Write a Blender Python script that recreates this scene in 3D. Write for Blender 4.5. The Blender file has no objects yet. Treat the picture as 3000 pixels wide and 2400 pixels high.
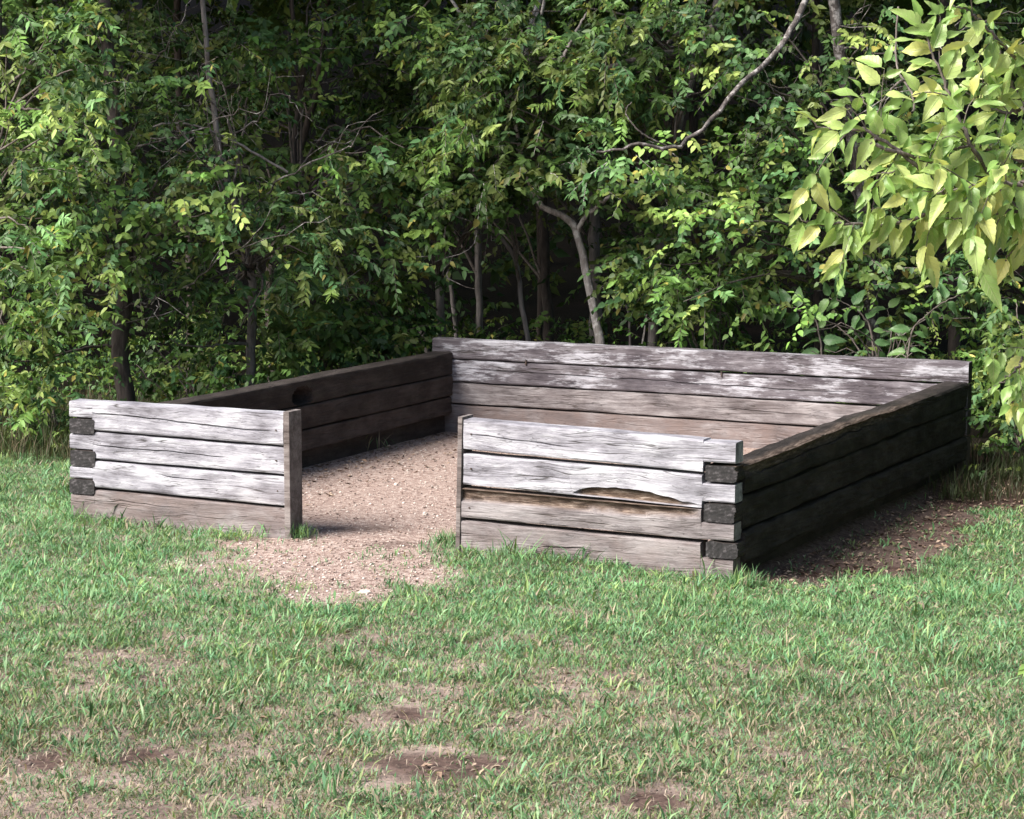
import bpy, math, random
import numpy as np
from mathutils import Matrix, Vector

random.seed(7)
rng = np.random.default_rng(11)
SC = bpy.context.scene
COL = SC.collection

# ------------------------------------------------------------------ camera
CAM = np.array([9.236, -13.819, 2.613])
YAW, PITCH, ROLL, FPX = -0.407, 0.112, 0.006, 7088.755
F0 = np.array([math.sin(YAW), math.cos(YAW), 0.0])
R0 = np.array([math.cos(YAW), -math.sin(YAW), 0.0])
UPZ = np.array([0, 0, 1.0])
CF = F0 * math.cos(PITCH) - UPZ * math.sin(PITCH)
CU0 = F0 * math.sin(PITCH) + UPZ * math.cos(PITCH)
CR = R0 * math.cos(ROLL) + CU0 * math.sin(ROLL)
CU = -R0 * math.sin(ROLL) + CU0 * math.cos(ROLL)

cam = bpy.data.cameras.new('camera')
cam.sensor_width = 36.0
cam.lens = FPX / 3000.0 * 36.0
cam.clip_start = 0.1
cam.clip_end = 2000
cam_ob = bpy.data.objects.new('camera', cam)
COL.objects.link(cam_ob)
m = Matrix.Identity(4)
for i in range(3):
    m[i][0] = CR[i]; m[i][1] = CU[i]; m[i][2] = -CF[i]; m[i][3] = CAM[i]
cam_ob.matrix_world = m
SC.camera = cam_ob

# ------------------------------------------------------------------ sky, sun, exposure
SUN_EL = math.radians(43)
SUN_DIR = np.array([-0.55, -0.83])           # horizontal direction towards the sun: left, behind the camera
SUN_DIR = SUN_DIR / np.linalg.norm(SUN_DIR)
to_sun = Vector((SUN_DIR[0] * math.cos(SUN_EL), SUN_DIR[1] * math.cos(SUN_EL), math.sin(SUN_EL)))
world = bpy.data.worlds.new('World')
SC.world = world
world.use_nodes = True
wn = world.node_tree
bg = wn.nodes['Background']
sky = wn.nodes.new('ShaderNodeTexSky')
sky.sky_type = 'NISHITA'
sky.sun_disc = False
sky.sun_elevation = SUN_EL
sky.sun_rotation = math.atan2(SUN_DIR[0], SUN_DIR[1])
sky.air_density = 1.0
sky.dust_density = 3.0
wn.links.new(sky.outputs[0], bg.inputs[0])
bg.inputs[1].default_value = 0.058
sun = bpy.data.lights.new('sun', 'SUN')
sun.energy = 3.2
sun.angle = math.radians(36)
sun.color = (1.0, 0.95, 0.88)
sun_ob = bpy.data.objects.new('sun', sun)
COL.objects.link(sun_ob)
sun_ob.rotation_euler = to_sun.to_track_quat('Z', 'Y').to_euler()
SC.view_settings.view_transform = 'Standard'
SC.view_settings.look = 'None'
SC.view_settings.gamma = 1.0
SC.view_settings.exposure = 1.68
SC.render.film_transparent = False
SC.cycles.max_bounces = 6
SC.cycles.transmission_bounces = 4


# ------------------------------------------------------------------ helpers
def ray(u, v):
    return CF + CR * (u - 1500) / FPX - CU * (v - 1200) / FPX


def at(u, v, d):
    """World point seen at photograph position (u, v), d metres deep."""
    return CAM + ray(u, v) * d


def on_ground(u, v, z=0.0):
    r = ray(u, v)
    return CAM + r * ((z - CAM[2]) / r[2])


def tag(o, label=None, cat=None, group=None, kind=None):
    if label: o['label'] = label
    if cat: o['category'] = cat
    if group: o['group'] = group
    if kind: o['kind'] = kind
    return o


def empty(name, loc=(0, 0, 0)):
    o = bpy.data.objects.new(name, None)
    o.location = loc
    o.empty_display_size = 0.2
    COL.objects.link(o)
    return o


def link(name, me, parent=None, mats=None):
    if mats is not None and not me.materials:
        for mm in (mats if isinstance(mats, (list, tuple)) else [mats]):
            me.materials.append(mm)
    o = bpy.data.objects.new(name, me)
    COL.objects.link(o)
    if parent is not None:
        o.parent = parent
        o.matrix_parent_inverse = Matrix.Translation(-parent.location) if parent.type == 'EMPTY' else Matrix.Identity(4)
    return o


def np_mesh(name, V, T, col=None, smooth=False, mat_idx=None):
    """Triangle or quad mesh from arrays; T is (n,3) or (n,4)."""
    me = bpy.data.meshes.new(name)
    V = np.ascontiguousarray(V, dtype=np.float32)
    T = np.ascontiguousarray(T, dtype=np.int32)
    k = T.shape[1]
    me.vertices.add(len(V)); me.vertices.foreach_set('co', V.ravel())
    me.loops.add(T.size); me.loops.foreach_set('vertex_index', T.ravel())
    me.polygons.add(len(T))
    me.polygons.foreach_set('loop_start', np.arange(0, T.size, k, dtype=np.int32))
    if smooth:
        me.polygons.foreach_set('use_smooth', np.ones(len(T), dtype=bool))
    if mat_idx is not None:
        me.polygons.foreach_set('material_index', np.asarray(mat_idx, dtype=np.int32))
    me.update(calc_edges=True)
    if col is not None:
        a = me.attributes.new('Col', 'FLOAT_COLOR', 'POINT')
        c = np.ones((len(V), 4), dtype=np.float32); c[:, :3] = col
        a.data.foreach_set('color', c.ravel())
    return me


def hash01(ix, iy, seed):
    n = (ix.astype(np.int64) * 374761393 + iy.astype(np.int64) * 668265263 + seed * 974634777) & 0x7fffffff
    n = ((n ^ (n >> 13)) * 1274126177) & 0x7fffffff
    n = n ^ (n >> 16)
    return (n & 0xffff) / 65535.0


def noise2(x, y, s=1.0, seed=0):
    x = np.asarray(x) / s; y = np.asarray(y) / s
    ix = np.floor(x); iy = np.floor(y)
    fx = x - ix; fy = y - iy
    fx = fx * fx * (3 - 2 * fx); fy = fy * fy * (3 - 2 * fy)
    ix = ix.astype(np.int64); iy = iy.astype(np.int64)
    a = hash01(ix, iy, seed); b = hash01(ix + 1, iy, seed)
    c = hash01(ix, iy + 1, seed); d = hash01(ix + 1, iy + 1, seed)
    return (a * (1 - fx) + b * fx) * (1 - fy) + (c * (1 - fx) + d * fx) * fy


def fbm(x, y, s, seed=0, o=3):
    r = 0; a = 1; t = 0
    for i in range(o):
        r = r + a * noise2(x, y, s / 2 ** i, seed + i * 17); t += a; a *= 0.5
    return r / t


def sstep(a, b, x):
    t = np.clip((x - a) / (b - a), 0, 1)
    return t * t * (3 - 2 * t)


def norm(a):
    return a / np.maximum(np.linalg.norm(a, axis=-1, keepdims=True), 1e-9)


# ------------------------------------------------------------------ materials
def new_mat(name):
    mt = bpy.data.materials.new(name)
    mt.use_nodes = True
    nt = mt.node_tree
    return mt, nt, nt.nodes['Principled BSDF']


class NT:
    def __init__(self, nt): self.nt = nt

    def n(self, t, **kw):
        nd = self.nt.nodes.new(t)
        for k, v in kw.items(): setattr(nd, k, v)
        return nd

    def l(self, a, b): self.nt.links.new(a, b)

    def noise(self, vec, scale=1.0, detail=4, rough=0.55):
        nd = self.n('ShaderNodeTexNoise')
        nd.inputs['Scale'].default_value = scale
        nd.inputs['Detail'].default_value = detail
        nd.inputs['Roughness'].default_value = rough
        if vec is not None: self.l(vec, nd.inputs['Vector'])
        return nd.outputs['Fac']

    def map(self, vec, scale):
        nd = self.n('ShaderNodeMapping')
        nd.inputs['Scale'].default_value = scale
        self.l(vec, nd.inputs['Vector'])
        return nd.outputs[0]

    def ramp(self, fac, stops):
        nd = self.n('ShaderNodeValToRGB')
        cr = nd.color_ramp
        while len(cr.elements) < len(stops): cr.elements.new(0.5)
        for e, (p, c) in zip(cr.elements, stops):
            e.position = p
            e.color = (c, c, c, 1) if isinstance(c, (int, float)) else (*c, 1)
        self.l(fac, nd.inputs[0])
        return nd.outputs[0]

    def mix(self, fac, a, b, blend='MIX'):
        nd = self.n('ShaderNodeMix', data_type='RGBA', blend_type=blend)
        for sock, val in ((nd.inputs[0], fac), (nd.inputs[6], a), (nd.inputs[7], b)):
            if hasattr(val, 'links'): self.l(val, sock)
            elif isinstance(val, (int, float)): sock.default_value = val
            else: sock.default_value = (*val, 1)
        return nd.outputs[2]

    def math(self, op, a, b=None):
        nd = self.n('ShaderNodeMath', operation=op)
        for sock, val in ((nd.inputs[0], a), (nd.inputs[1], b)):
            if val is None: continue
            if hasattr(val, 'links'): self.l(val, sock)
            else: sock.default_value = val
        return nd.outputs[0]

    def attr(self, name):
        nd = self.n('ShaderNodeAttribute'); nd.attribute_name = name
        return nd


def wood_mat(name, dark, mid, light, lichen=0.0, lichen_col=(0.43, 0.43, 0.475), moss=0.0, bump=0.5, crack=1.0):
    mt, nt, bs = new_mat(name)
    k = NT(nt)
    tc = k.n('ShaderNodeTexCoord').outputs['Object']
    oi = k.n('ShaderNodeObjectInfo')
    off = k.n('ShaderNodeVectorMath', operation='SCALE')
    off.inputs[0].default_value = (37.0, 11.0, 23.0)
    k.l(oi.outputs['Random'], off.inputs['Scale'])
    ad = k.n('ShaderNodeVectorMath', operation='ADD')
    k.l(tc, ad.inputs[0]); k.l(off.outputs[0], ad.inputs[1])
    v = ad.outputs[0]
    # grain bends around knots: warp the height coordinate with a slow noise
    wob = k.noise(k.map(v, (1.6, 3.0, 3.0)), 1.0, 2)
    wv = k.n('ShaderNodeCombineXYZ')
    k.l(k.math('MULTIPLY', k.math('SUBTRACT', wob, 0.5), 0.10), wv.inputs[2])
    ad2 = k.n('ShaderNodeVectorMath', operation='ADD')
    k.l(v, ad2.inputs[0]); k.l(wv.outputs[0], ad2.inputs[1])
    g = ad2.outputs[0]
    grain = k.noise(k.map(g, (2.6, 44, 44)), 1.0, 6, 0.65)
    fine = k.noise(k.map(g, (16, 210, 210)), 1.0, 4, 0.7)
    patch = k.noise(k.map(v, (2.8, 7, 7)), 1.0, 7, 0.62)
    gf = k.math('ADD', k.math('MULTIPLY', grain, 0.34), k.math('ADD', k.math('MULTIPLY', fine, 0.22), k.math('MULTIPLY', patch, 0.79)))
    base = k.ramp(gf, [(0.50, dark), (0.64, mid), (0.80, light)])
    # knots
    vo = k.n('ShaderNodeTexVoronoi'); vo.inputs['Scale'].default_value = 1.0
    k.l(k.map(v, (1.3, 4.5, 4.5)), vo.inputs['Vector'])
    kn = k.ramp(vo.outputs['Distance'], [(0.03, 1.0), (0.16, 0.0)])
    knf = k.math('MULTIPLY', kn, k.ramp(k.noise(k.map(g, (10, 60, 60)), 1.0, 3), [(0.35, 0.25), (0.6, 1.0)]))
    base = k.mix(k.math('MULTIPLY', knf, 0.65), base, tuple(0.6 * c for c in dark))
    # checks (thin dark splits that follow the grain)
    cn = k.noise(k.map(g, (0.7, 17, 17)), 1.0, 2, 0.45)
    ck = k.ramp(k.math('ABSOLUTE', k.math('SUBTRACT', cn, 0.5)), [(0.0, 1.0), (0.015, 0.0)])
    where = k.ramp(k.noise(k.map(v, (1.1, 5, 5)), 1.0, 2), [(0.44, 0.0), (0.50, 1.0)])
    ckm = k.math('MULTIPLY', k.math('MULTIPLY', ck, where), crack)
    c2 = k.noise(k.map(g, (3.2, 42, 42)), 1.0, 3, 0.5)
    ck2 = k.ramp(k.math('ABSOLUTE', k.math('SUBTRACT', c2, 0.47)), [(0.0, 1.0), (0.012, 0.0)])
    w2 = k.ramp(k.noise(k.map(v, (4, 12, 12)), 1.0, 3), [(0.44, 0.0), (0.56, 0.9)])
    ckm = k.math('MAXIMUM', ckm, k.math('MULTIPLY', ck2, w2))
    base = k.mix(k.math('MULTIPLY', ckm, 0.85), base, (0.03, 0.025, 0.022))
    if lichen > 0:
        lm = k.noise(k.map(v, (5, 26, 26)), 1.0, 6, 0.75)
        lb = k.noise(k.map(v, (1.6, 5, 5)), 1.0, 3)
        lf = k.ramp(k.math('ADD', k.math('MULTIPLY', lm, 0.6), k.math('MULTIPLY', lb, 0.5)), [(0.56, 0.0), (0.64, 1.0)])
        base = k.mix(k.math('MULTIPLY', lf, lichen), base, lichen_col)
    if moss > 0:
        mm = k.ramp(k.noise(k.map(v, (3, 9, 9)), 1.0, 6, 0.7), [(0.55, 0.0), (0.68, 1.0)])
        base = k.mix(k.math('MULTIPLY', mm, moss), base, (0.045, 0.05, 0.03))
    rot = k.attr('rot').outputs['Fac']
    rn = k.ramp(k.noise(k.map(v, (9, 60, 60)), 1.0, 5, 0.7), [(0.35, (0.035, 0.024, 0.018)), (0.5, (0.11, 0.075, 0.055)), (0.66, (0.30, 0.24, 0.20))])
    base = k.mix(rot, base, rn)
    dirt = k.attr('dirt').outputs['Fac']
    dn = k.noise(k.map(v, (5, 9, 9)), 1.0, 5, 0.65)
    base = k.mix(k.math('MULTIPLY', dirt, k.ramp(dn, [(0.3, 0.25), (0.6, 0.9)])), base, (0.175, 0.132, 0.122))
    k.l(base, bs.inputs['Base Color'])
    bs.inputs['Roughness'].default_value = 0.85
    bs.inputs['Specular IOR Level'].default_value = 0.25
    hgt = k.math('SUBTRACT', k.math('ADD', grain, k.math('MULTIPLY', fine, 0.5)), k.math('MULTIPLY', ckm, 1.2))
    hgt = k.math('ADD', hgt, k.math('MULTIPLY', rot, k.noise(k.map(v, (14, 60, 60)), 1.0, 5, 0.7)))
    bp = k.n('ShaderNodeBump')
    bp.inputs['Strength'].default_value = bump
    bp.inputs['Distance'].default_value = 0.018
    k.l(hgt, bp.inputs['Height']); k.l(bp.outputs[0], bs.inputs['Normal'])
    return mt


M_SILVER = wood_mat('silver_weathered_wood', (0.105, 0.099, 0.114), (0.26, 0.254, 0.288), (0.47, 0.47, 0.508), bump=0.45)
M_GREY = wood_mat('grey_lichened_wood', (0.045, 0.038, 0.046), (0.098, 0.086, 0.098), (0.18, 0.166, 0.182), lichen=0.75, bump=0.5)
M_TAN = wood_mat('earth_stained_wood', (0.075, 0.066, 0.070), (0.165, 0.150, 0.157), (0.31, 0.292, 0.30), bump=0.5)
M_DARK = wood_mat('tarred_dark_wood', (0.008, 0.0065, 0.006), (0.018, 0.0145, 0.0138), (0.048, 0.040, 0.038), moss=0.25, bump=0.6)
M_POST = wood_mat('brown_board_wood', (0.065, 0.052, 0.05), (0.12, 0.10, 0.096), (0.22, 0.195, 0.19), bump=0.4)


def end_grain_mat():
    mt, nt, bs = new_mat('tarred_end_grain')
    k = NT(nt)
    tc = k.n('ShaderNodeTexCoord').outputs['Object']
    wv = k.n('ShaderNodeTexWave', wave_type='RINGS', rings_direction='X')
    wv.inputs['Scale'].default_value = 14
    wv.inputs['Distortion'].default_value = 5
    wv.inputs['Detail'].default_value = 3
    k.l(tc, wv.inputs['Vector'])
    no = k.noise(tc, 22, 5, 0.7)
    f = k.math('ADD', k.math('MULTIPLY', wv.outputs['Fac'], 0.07), k.math('MULTIPLY', no, 0.93))
    k.l(k.ramp(f, [(0.40, (0.006, 0.0055, 0.006)), (0.54, (0.020, 0.018, 0.0195)), (0.70, (0.10, 0.092, 0.098))]), bs.inputs['Base Color'])
    bs.inputs['Roughness'].default_value = 0.85
    bp = k.n('ShaderNodeBump'); bp.inputs['Strength'].default_value = 0.6; bp.inputs['Distance'].default_value = 0.01
    k.l(f, bp.inputs['Height']); k.l(bp.outputs[0], bs.inputs['Normal'])
    return mt


M_END = end_grain_mat()


def leaf_mat(name, rough=0.5, trans=0.3, spec=0.4, veins=False, pal=None, fleck=(0.34, 0.42, 0.18), vcol=(0.46, 0.52, 0.24)):
    mt, nt, bs = new_mat(name)
    k = NT(nt)
    if veins:
        oi = k.n('ShaderNodeObjectInfo')
        c1 = k.ramp(oi.outputs['Random'], pal)
        tc = k.n('ShaderNodeTexCoord').outputs['Object']
        c1 = k.mix(k.ramp(k.noise(tc, 2.2, 4, 0.6), [(0.4, 0.0), (0.7, 0.5)]), c1, fleck)
        sp = k.n('ShaderNodeSeparateXYZ'); k.l(tc, sp.inputs[0])
        ay = k.math('ABSOLUTE', sp.outputs[1])
        side = k.math('SINE', k.math('MULTIPLY', k.math('SUBTRACT', sp.outputs[0], k.math('MULTIPLY', ay, 0.9)), 42.0))
        vein = k.math('MAXIMUM', k.ramp(ay, [(0.006, 1.0), (0.016, 0.0)]), k.ramp(side, [(0.86, 0.0), (0.97, 0.7)]))
        col = k.mix(k.math('MULTIPLY', vein, 0.5), c1, vcol)
        bp = k.n('ShaderNodeBump'); bp.inputs['Strength'].default_value = 0.5; bp.inputs['Distance'].default_value = 0.004
        k.l(vein, bp.inputs['Height'])
        nrm = bp.outputs[0]
    else:
        col = k.attr('Col').outputs['Color']
        nrm = None
    k.l(col, bs.inputs['Base Color'])
    bs.inputs['Roughness'].default_value = rough
    bs.inputs['Specular IOR Level'].default_value = spec
    if nrm is not None: k.l(nrm, bs.inputs['Normal'])
    tr = k.n('ShaderNodeBsdfTranslucent')
    k.l(k.mix(1.0, col, (1.0, 1.0, 0.6), 'MULTIPLY'), tr.inputs['Color'])
    mx = k.n('ShaderNodeMixShader'); mx.inputs[0].default_value = trans
    k.l(bs.outputs[0], mx.inputs[1]); k.l(tr.outputs[0], mx.inputs[2])
    k.l(mx.outputs[0], nt.nodes['Material Output'].inputs['Surface'])
    return mt


M_LEAF = leaf_mat('woodland_leaf', 0.5, 0.2, 0.3)
M_GRASS = leaf_mat('grass_blade', 0.55, 0.25, 0.35)
M_NEAR = leaf_mat('large_near_leaf', 0.38, 0.38, 0.5, veins=True,
                  pal=[(0.0, (0.17, 0.31, 0.07)), (0.25, (0.28, 0.44, 0.11)), (0.55, (0.41, 0.55, 0.16)), (0.8, (0.53, 0.63, 0.22)), (0.95, (0.62, 0.61, 0.18)), (1.0, (0.13, 0.26, 0.08))])
M_NEARB = M_NEAR
M_BROAD = leaf_mat('broad_sapling_leaf', 0.42, 0.25, 0.45, veins=True, fleck=(0.12, 0.20, 0.09), vcol=(0.16, 0.25, 0.11),
                   pal=[(0.0, (0.055, 0.135, 0.045)), (0.5, (0.085, 0.185, 0.06)), (1.0, (0.13, 0.23, 0.065))])


def bark_mat(name, a, b, scale=1.0, pale=None):
    mt, nt, bs = new_mat(name)
    k = NT(nt)
    tc = k.n('ShaderNodeTexCoord').outputs['Object']
    n1 = k.noise(k.map(tc, (22 * scale, 22 * scale, 5 * scale)), 1.0, 5, 0.65)
    col = k.ramp(n1, [(0.35, a), (0.65, b)])
    if pale:
        n2 = k.noise(tc, 7 * scale, 5, 0.7)
        col = k.mix(k.ramp(n2, [(0.5, 0.0), (0.62, 0.8)]), col, pale)
    k.l(col, bs.inputs['Base Color'])
    bs.inputs['Roughness'].default_value = 0.9
    bp = k.n('ShaderNodeBump'); bp.inputs['Strength'].default_value = 0.7; bp.inputs['Distance'].default_value = 0.02
    k.l(n1, bp.inputs['Height']); k.l(bp.outputs[0], bs.inputs['Normal'])
    return mt


M_BARK = bark_mat('dark_brown_bark', (0.035, 0.027, 0.024), (0.095, 0.075, 0.068))
M_BARKG = bark_mat('grey_bark', (0.12, 0.105, 0.10), (0.27, 0.24, 0.235))
M_BARKP = bark_mat('pale_mottled_bark', (0.16, 0.14, 0.135), (0.36, 0.33, 0.32), 1.4, pale=(0.62, 0.60, 0.59))
M_BARKL = bark_mat('lichened_limb_bark', (0.03, 0.025, 0.024), (0.10, 0.085, 0.08), 1.6, pale=(0.36, 0.34, 0.335))
M_TWIG = bark_mat('twig_bark', (0.07, 0.055, 0.048), (0.2, 0.17, 0.155), 2.0)


def ground_mat():
    mt, nt, bs = new_mat('earth_and_grit')
    k = NT(nt)
    tc = k.n('ShaderNodeTexCoord').outputs['Object']
    n1 = k.noise(tc, 1.3, 6, 0.6)
    n2 = k.noise(tc, 26, 5, 0.7)
    n3 = k.noise(tc, 120, 3, 0.7)
    mixn = k.math('ADD', k.math('MULTIPLY', n1, 0.5), k.math('ADD', k.math('MULTIPLY', n2, 0.35), k.math('MULTIPLY', n3, 0.25)))
    soil = k.ramp(mixn, [(0.40, (0.12, 0.088, 0.08)), (0.55, (0.26, 0.20, 0.175)), (0.70, (0.42, 0.34, 0.30))])
    grav = k.ramp(k.math('ADD', k.math('MULTIPLY', n3, 0.6), k.math('MULTIPLY', n2, 0.5)),
                  [(0.42, (0.105, 0.066, 0.057)), (0.55, (0.28, 0.202, 0.175)), (0.68, (0.56, 0.485, 0.44))])
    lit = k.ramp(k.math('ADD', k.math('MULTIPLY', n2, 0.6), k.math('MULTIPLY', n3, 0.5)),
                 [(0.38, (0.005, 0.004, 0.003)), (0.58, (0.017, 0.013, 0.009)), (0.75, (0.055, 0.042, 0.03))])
    damp_shade_fac = k.attr('damp_shade').outputs['Fac']
    c = k.mix(k.attr('grit').outputs['Fac'], soil, grav)
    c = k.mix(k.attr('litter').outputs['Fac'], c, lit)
    c = k.mix(damp_shade_fac, c, k.ramp(n2, [(0.35, (0.030, 0.018, 0.015)), (0.65, (0.105, 0.064, 0.054))]))
    k.l(c, bs.inputs['Base Color'])
    bs.inputs['Roughness'].default_value = 0.95
    bs.inputs['Specular IOR Level'].default_value = 0.15
    bp = k.n('ShaderNodeBump'); bp.inputs['Strength'].default_value = 0.6; bp.inputs['Distance'].default_value = 0.02
    k.l(k.math('ADD', n2, k.math('MULTIPLY', n3, 0.5)), bp.inputs['Height']); k.l(bp.outputs[0], bs.inputs['Normal'])
    return mt


M_GROUND = ground_mat()


def vcol_mat(name, rough=0.9):
    mt, nt, bs = new_mat(name)
    k = NT(nt)
    tc = k.n('ShaderNodeTexCoord').outputs['Object']
    c = k.mix(k.ramp(k.noise(tc, 60, 4, 0.7), [(0.3, 0.0), (0.7, 0.45)]), k.attr('Col').outputs['Color'], (0.16, 0.12, 0.10))
    k.l(c, bs.inputs['Base Color'])
    bs.inputs['Roughness'].default_value = rough
    return mt


M_CHIP = vcol_mat('stone_chip')


def stone_mat():
    mt, nt, bs = new_mat('pale_limestone')
    k = NT(nt)
    tc = k.n('ShaderNodeTexCoord').outputs['Object']
    n = k.noise(tc, 30, 6, 0.7)
    k.l(k.ramp(n, [(0.3, (0.3, 0.24, 0.21)), (0.6, (0.58, 0.52, 0.47))]), bs.inputs['Base Color'])
    bs.inputs['Roughness'].default_value = 0.9
    bp = k.n('ShaderNodeBump'); bp.inputs['Strength'].default_value = 0.6; bp.inputs['Distance'].default_value = 0.01
    k.l(n, bp.inputs['Height']); k.l(bp.outputs[0], bs.inputs['Normal'])
    return mt


M_STONE = stone_mat()
mt, nt, bs = new_mat('rusted_iron')
kk = NT(nt)
kk.l(kk.ramp(kk.noise(kk.n('ShaderNodeTexCoord').outputs['Object'], 40, 4), [(0.3, (0.012, 0.01, 0.01)), (0.7, (0.06, 0.035, 0.025))]), bs.inputs['Base Color'])
bs.inputs['Roughness'].default_value = 0.7
M_IRON = mt

# ------------------------------------------------------------------ the enclosure's plan
WX = 4.76                                   # outer face of the right-hand side wall
BL = np.array([0.047, 5.69]); BR = np.array([4.841, 5.856])
BDIR = (BR - BL) / np.linalg.norm(BR - BL)


def inside_pen(x, y, pad=0.0):
    yb = 5.69 + (x - 0.047) * 0.0346
    return (x > 0.02 - pad) & (x < WX + 0.01 * y + pad) & (y > -pad) & (y < yb + 0.18 + pad)


SPILL = np.array([on_ground(u, v)[:2] for u, v in
                  [(900, 1560), (760, 1590), (672, 1640), (668, 1690), (735, 1725), (830, 1752), (960, 1768), (1080, 1758), (1180, 1735),
                   (1300, 1712), (1335, 1672), (1290, 1630), (1280, 1590), (1345, 1560)]])


def poly_sdf(px, py, poly):
    d = np.full(px.shape, 1e9); s = np.ones(px.shape)
    n = len(poly)
    for i in range(n):
        ax, ay = poly[i]; bx, by = poly[(i + 1) % n]
        ex, ey = bx - ax, by - ay
        wx, wy = px - ax, py - ay
        t = np.clip((wx * ex + wy * ey) / (ex * ex + ey * ey), 0, 1)
        d = np.minimum(d, np.hypot(wx - ex * t, wy - ey * t))
        c1 = (py >= ay); c2 = (py < by); c3 = (ex * wy > ey * wx)
        flip = (c1 & c2 & c3) | (~c1 & ~c2 & ~c3)
        s = np.where(flip, -s, s)
    return d * s


def spill_mask(x, y):
    d = poly_sdf(x, y, SPILL) + (fbm(x, y, 0.5, 5, 4) - 0.5) * 1.0 + (fbm(x, y, 0.10, 6, 2) - 0.5) * 0.55 + 0.02 - 0.12 * sstep(2.5, 1.9, x) * (y < 0) + 0.08 * sstep(2.9, 3.3, x)
    return sstep(0.20, -0.18, d)


def depth_of(x, y):
    return (x - CAM[0]) * F0[0] + (y - CAM[1]) * F0[1]


def lateral_of(x, y):
    return (x - CAM[0]) * R0[0] + (y - CAM[1]) * R0[1]


def wood_edge(x, y):
    """Metres beyond the edge of the wood (positive inside the wood)."""
    dp = depth_of(x, y); la = lateral_of(x, y)
    e = 19.3 + 0.0 * la
    e = np.where(la > 2.2, 19.3 - (la - 2.2) * 1.2, e)
    e = np.where(la < -5, 19.3 + (la + 5) * 0.3, e)
    return dp - e + (fbm(x, y, 1.1, 31) - 0.5) * 0.9


def ground_z(x, y):
    x = np.asarray(x, float); y = np.asarray(y, float)
    z = (fbm(x, y, 1.6, 3) - 0.5) * 0.05 + (fbm(x, y, 0.35, 4) - 0.5) * 0.022
    pen = inside_pen(x, y, 0.3)
    z = np.where(pen, z * 0.4, z)
    # slightly lower to the right of the right-hand wall
    z = z - 0.09 * sstep(4.6, 5.0, x) * sstep(-0.2, 1.2, y)
    z = z - 0.045 * sstep(3.4, 4.7, x) * sstep(-1.6, -0.3, y)
    z = z - 0.01
    dp = depth_of(x, y)
    z = z + 7.5 * sstep(29, 64, dp)  # unseen rise added behind the wood to give a dark backdrop
    near = sstep(60, 14, np.hypot(x - 3, y + 3))
    z = z + (1 - near) * (fbm(x, y, 25, 9) - 0.5) * 1.5
    return z


# ------------------------------------------------------------------ ground sheet
gx = np.unique(np.concatenate([np.linspace(-900, -60, 12), np.linspace(-60, -12, 14), np.linspace(-12, -3, 28),
                               np.arange(-3, 9.01, 0.07), np.linspace(9, 20, 24), np.linspace(20, 60, 12), np.linspace(60, 900, 12)]))
gy = np.unique(np.concatenate([np.linspace(-900, -60, 12), np.linspace(-60, -18, 12), np.linspace(-18, -7.5, 24),
                               np.arange(-7.5, 6.51, 0.07), np.linspace(6.5, 30, 48), np.linspace(30, 70, 20), np.linspace(70, 900, 14)]))
GX, GY = np.meshgrid(gx, gy)
X = GX.ravel(); Y = GY.ravel()
V = np.stack([X, Y, ground_z(X, Y)], 1)
nx, ny = len(gx), len(gy)
ii = np.arange(nx * ny).reshape(ny, nx)
Q = np.stack([ii[:-1, :-1].ravel(), ii[:-1, 1:].ravel(), ii[1:, 1:].ravel(), ii[1:, :-1].ravel()], 1)
me = np_mesh('ground', V, Q, smooth=True)
grit = np.clip(inside_pen(X, Y).astype(float) + spill_mask(X, Y), 0, 1)
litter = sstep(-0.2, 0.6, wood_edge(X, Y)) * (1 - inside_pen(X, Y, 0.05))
# bare soil beside the right-hand wall with the wall's shade painted in, and damp hollows in the lawn
damp_shade = sstep(0.62, 0.78, fbm(X, Y, 0.4, 77)) * 0.5 * (1 - grit) + 0.8 * sstep(1.5, 0.7, X - WX) * (X > WX - 0.1) * (Y > -0.3) * (Y < 7)
DAMPS = [(on_ground(1280, 2240), 0.36, 0.07), (on_ground(430, 2210), 0.16, 0.05), (on_ground(1200, 2085), 0.12, 0.04), (on_ground(1900, 2350), 0.16, 0.05), (on_ground(130, 2230), 0.12, 0.06)]
for c, a, b in DAMPS:
    la = lateral_of(X, Y) - lateral_of(c[0], c[1]); dp = depth_of(X, Y) - depth_of(c[0], c[1])
    r = np.hypot(la / a, dp / (b * 4)) + (fbm(X, Y, 0.2, 88) - 0.5) * 0.6
    damp_shade = np.maximum(damp_shade, 0.9 * sstep(1.2, 0.6, r))
# the passage in the opening is partly damp too
oc = on_ground(1060, 1545)
la = lateral_of(X, Y) - lateral_of(oc[0], oc[1]); dp = depth_of(X, Y) - depth_of(oc[0], oc[1])
damp_shade = np.maximum(damp_shade, 0.5 * sstep(1.2, 0.5, np.hypot(la / 0.36, dp / 0.16) + (fbm(X, Y, 0.2, 89) - 0.5) * 0.8))
oc = on_ground(1180, 1590)
la = lateral_of(X, Y) - lateral_of(oc[0], oc[1]); dp = depth_of(X, Y) - depth_of(oc[0], oc[1])
damp_shade = np.maximum(damp_shade, 0.5 * sstep(1.2, 0.5, np.hypot(la / 0.34, dp / 0.14) + (fbm(X, Y, 0.2, 90) - 0.5) * 0.8))
for nm, arr in (('grit', grit), ('litter', litter), ('damp_shade', damp_shade)):
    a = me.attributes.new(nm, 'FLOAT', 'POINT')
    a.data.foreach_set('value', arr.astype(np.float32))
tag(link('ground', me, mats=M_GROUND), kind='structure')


# ------------------------------------------------------------------ timbers
def noise3s(x, s, seed):                     # slow 1-D wander
    return fbm(np.asarray(x), np.zeros_like(np.asarray(x)) + seed * 3.7, s, seed, 3) - 0.5


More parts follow.
